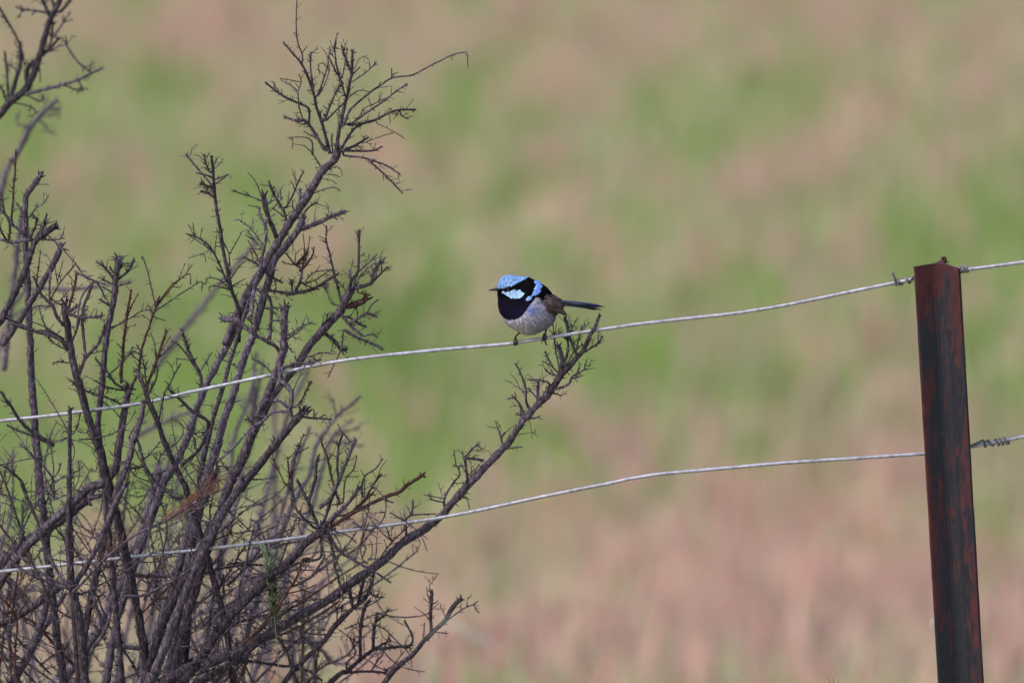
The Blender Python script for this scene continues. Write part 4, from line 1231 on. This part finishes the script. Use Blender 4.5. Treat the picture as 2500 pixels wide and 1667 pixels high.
# eyes
for sgn in (1, -1):
    d = np.array([[565-CU, 458-CV, sgn*150.0]]); 
    ws = np.linspace(40, 260, 60); 
    pp = np.stack([np.full(60, 565.), np.full(60, 457.), sgn*ws], 1); sd_ = sdf(pp); wz = ws[np.argmin(np.abs(sd_))]
    mb = MB(); bm = bmesh.new(); bmesh.ops.create_uvsphere(bm, u_segments=16, v_segments=10, radius=21)
    V = np.array([v.co[:] for v in bm.verts]) + np.array([565, 457, sgn*(wz+4)]); F = [tuple(v.index for v in f.verts) for f in bm.faces]; bm.free()
    mb.add(bw(V), F); ey = mb.build('eye', M['eye'], bird)
    mb = MB(); an = np.linspace(math.radians(200), math.radians(340), 12)
    Q = np.stack([565+24*np.cos(an), 457+17*np.sin(an), np.full(12, sgn*(wz+16))], 1); tube(mb, bw(Q), np.full(12, 3.2*SB), 6); 
    mb.build('eyelid', M['leg'], ey)
# feather blade: curved strip with shaft and thickness
def blade(mb, p0, p1, width, nrm, bend, c0, c1, n=10, sweep=0, tipw=.15, thick=2.0):
    p0 = np.array(p0, float); p1 = np.array(p1, float); T = p1-p0; L = np.linalg.norm(T); T /= L
    nrm = np.array(nrm, float); nrm -= T*np.dot(nrm, T); nrm /= np.linalg.norm(nrm); s_ = np.cross(nrm, T)
    V = []; C = []
    for i in range(n+1):
        t = i/n; w_ = width*(.45+.55*min(1, t*3))*(1 if t < .7 else max(tipw, math.sqrt(max(0, 1-((t-.7)/.3)**2))))
        c = p0+T*L*t + nrm*bend*math.sin(math.pi*t) + s_*sweep*t*t
        for (k, o2, col) in ((-1, 0, c1), (-.5, .6, c0), (0, 1.0, c0*.7), (.5, .6, c0), (1, 0, c1)):
            V.append(c+s_*w_*k+nrm*(o2*thick)); C.append(col)
        V.append(c+s_*w_*.6-nrm*thick*.4); V.append(c-s_*w_*.6-nrm*thick*.4); C += [c0, c0]
    F = []; m_ = 7; loop = [0, 1, 2, 3, 4, 5, 6]
    for i in range(n):
        for j in range(7):
            j2 = (j+1) % 7; F.append((i*m_+j, i*m_+j2, (i+1)*m_+j2, (i+1)*m_+j))
    F.append(tuple(range(7))[::-1]); F.append(tuple(range(n*7, n*7+7)))
    mb.add(bw(np.array(V)), F, np.array(C))
brown0 = np.array([.085, .055, .052]); brown1 = np.array([.20, .14, .12])
for sgn in (1, -1):
    mb = MB(); cols_ = []
    # coverts: convex shield
    def wsurf(u, v):
        ws = np.linspace(0, 340, 171); pp = np.stack([np.full(171, float(u)), np.full(171, float(v)), ws], 1); q = sdf(pp)
        i = np.where(q < 0)[0]; return (ws[i[-1]] if len(i) else 20)
    for row, (t0, cnt) in enumerate(((0, 7), (.28, 7), (.5, 6))):
        for k in range(cnt):
            f = k/(cnt-1)
            a = np.array([1110+90*t0*2+f*(70 if row else 50), 545+t0*130+f*(150-40*row)])
            bq = a + np.array([150-30*f, 130-45*f])*(.75 if row < 2 else .9)
            wa_ = wsurf(*a)+14+row*0; wb_ = wsurf(*bq)+16 if wsurf(*bq) > 25 else wa_*.75
            jit = rs.uniform(.8, 1.25)
            blade(mb, (a[0], a[1], sgn*(wa_+6-row*2)), (bq[0], bq[1], sgn*(max(wb_, wa_*.7)+6-row*2)), 30, (0, 0, sgn), 4, brown0*jit*1.35, brown1*jit, 7)
    wing = mb.build('wing', M['quill'], bird)
    ends = [(1452, 858), (1438, 842), (1420, 820), (1400, 800), (1385, 775), (1368, 750), (1350, 725), (1325, 795), (1290, 788)]
    starts_ = [(1150, 720), (1150, 700), (1160, 680), (1165, 660), (1170, 640), (1175, 620), (1180, 600), (1130, 735), (1110, 745)]
    for k, (s0, e0) in enumerate(zip(starts_, ends)):
        mb = MB(); wa_ = wsurf(*s0)+6; j = rs.uniform(.7, 1.1)
        blade(mb, (s0[0], s0[1], sgn*(wa_+k*.8)), (e0[0], e0[1], sgn*(max(48, wa_*.42)+k*2)), 21 if k < 7 else 17, (0, -.12, sgn), 10, brown0*j*.9, brown1*j*.85, 10)
        mb.build('flight_feather', M['quill'], wing)
# tail
navy = np.array([.007, .012, .07]); navy2 = np.array([.010, .022, .13]); blk = np.array([.004, .005, .009])
ends = [(2035, 742, 8, navy), (1975, 716, 30, navy2), (1995, 790, -14, blk), (1905, 787, 24, navy), (1960, 752, -30, blk), (1860, 768, 40, blk)]
for k, (u, v, wq, c) in enumerate(ends):
    mb = MB(); s0 = (1262, 636+k*13, wq*.35)
    mid_up = 16
    blade(mb, s0, (u, v, wq*1.2), 15, (0.05, -.55, .85), 10+mid_up, c*.6, c*2.4, 14, sweep=0, tipw=.05)
    mb.build('tail_feather', M['quill'], bird)
# rump tuft bridging body and tail
mb = MB()
for k in range(60):
    a = np.array([rs.uniform(1180, 1270), rs.uniform(560, 680), rs.uniform(-60, 60)]); e_ = a+np.array([rs.uniform(60, 120), rs.uniform(25, 55), -a[2]*.4])
    blade(mb, a, e_, 9, (0, -.6, .7 if a[2] > 0 else -.7), 4, blk*.8, blk, 4)
mb.build('rump_plumage', M['quill'], body)['kind'] = 'stuff'
# legs and feet gripping the wire
def wire_v(u): return np.interp(u, [0, 680, 1120, 2352], [1335, 1276, 1206, 1022])
for (hip, knee, ankle, foot_u, ph) in (((790, 1100, 55), (735, 1122, 62), (672, 1190, 40), 672, 0), ((1130, 980, 50), (1150, 1015, 62), (1112, 1170, 42), 1112, 1)):
    mb = MB()
    pts = catmull(bw(np.array([hip, knee, ankle, (foot_u-2, wire_v(foot_u)-40, 16)], float)), .0012)
    tube(mb, pts, np.interp(np.linspace(0, 1, len(pts)), [0, .3, .6, .9, 1], [30, 17, 13, 18, 22])*SB, 8)
    leg = mb.build('leg', M['leg'], bird)
    rw = RW/SB
    for k, off in enumerate((-24, 0, 24, 4)):
        front = k < 3; rr_ = rw+15
        a0 = math.radians(95); a1 = math.radians(-95 if front else 275)
        if ph and k == 2: a1 = math.radians(-50)
        n_ = 16; an = np.linspace(a0, a1, n_); uu = foot_u + off*np.linspace(.25, 1, n_)
        if ph and k == 2: 
            pass
        Q = np.stack([uu, wire_v(uu)-rr_*np.sin(an), rr_*np.cos(an)], 1)
        rad_ = np.interp(np.linspace(0, 1, n_), [0, .25, .5, .75, .85, 1], [22, 20, 24, 20, 11, 3])*(1+.12*np.cos(np.arange(n_)*1.9))
        mb = MB(); tube(mb, bw(Q), rad_*SB, 8); mb.build('toe', M['leg'], leg)
    if ph:
        mb = MB(); Q = np.array([(1100, 1225, 30), (1075, 1240, 34), (1062, 1270, 32), (1058, 1300, 26)], float); tube(mb, bw(Q), np.array([9, 8, 6, 2])*SB, 7); mb.build('claw', M['leg'], leg)
        mb = MB(); Q = np.array([(1112, 1210, 34), (1125, 1265, 36), (1135, 1300, 30), (1150, 1325, 24)], float); tube(mb, bw(Q), np.array([13, 14, 12, 4])*SB, 7); mb.build('toe', M['leg'], leg)
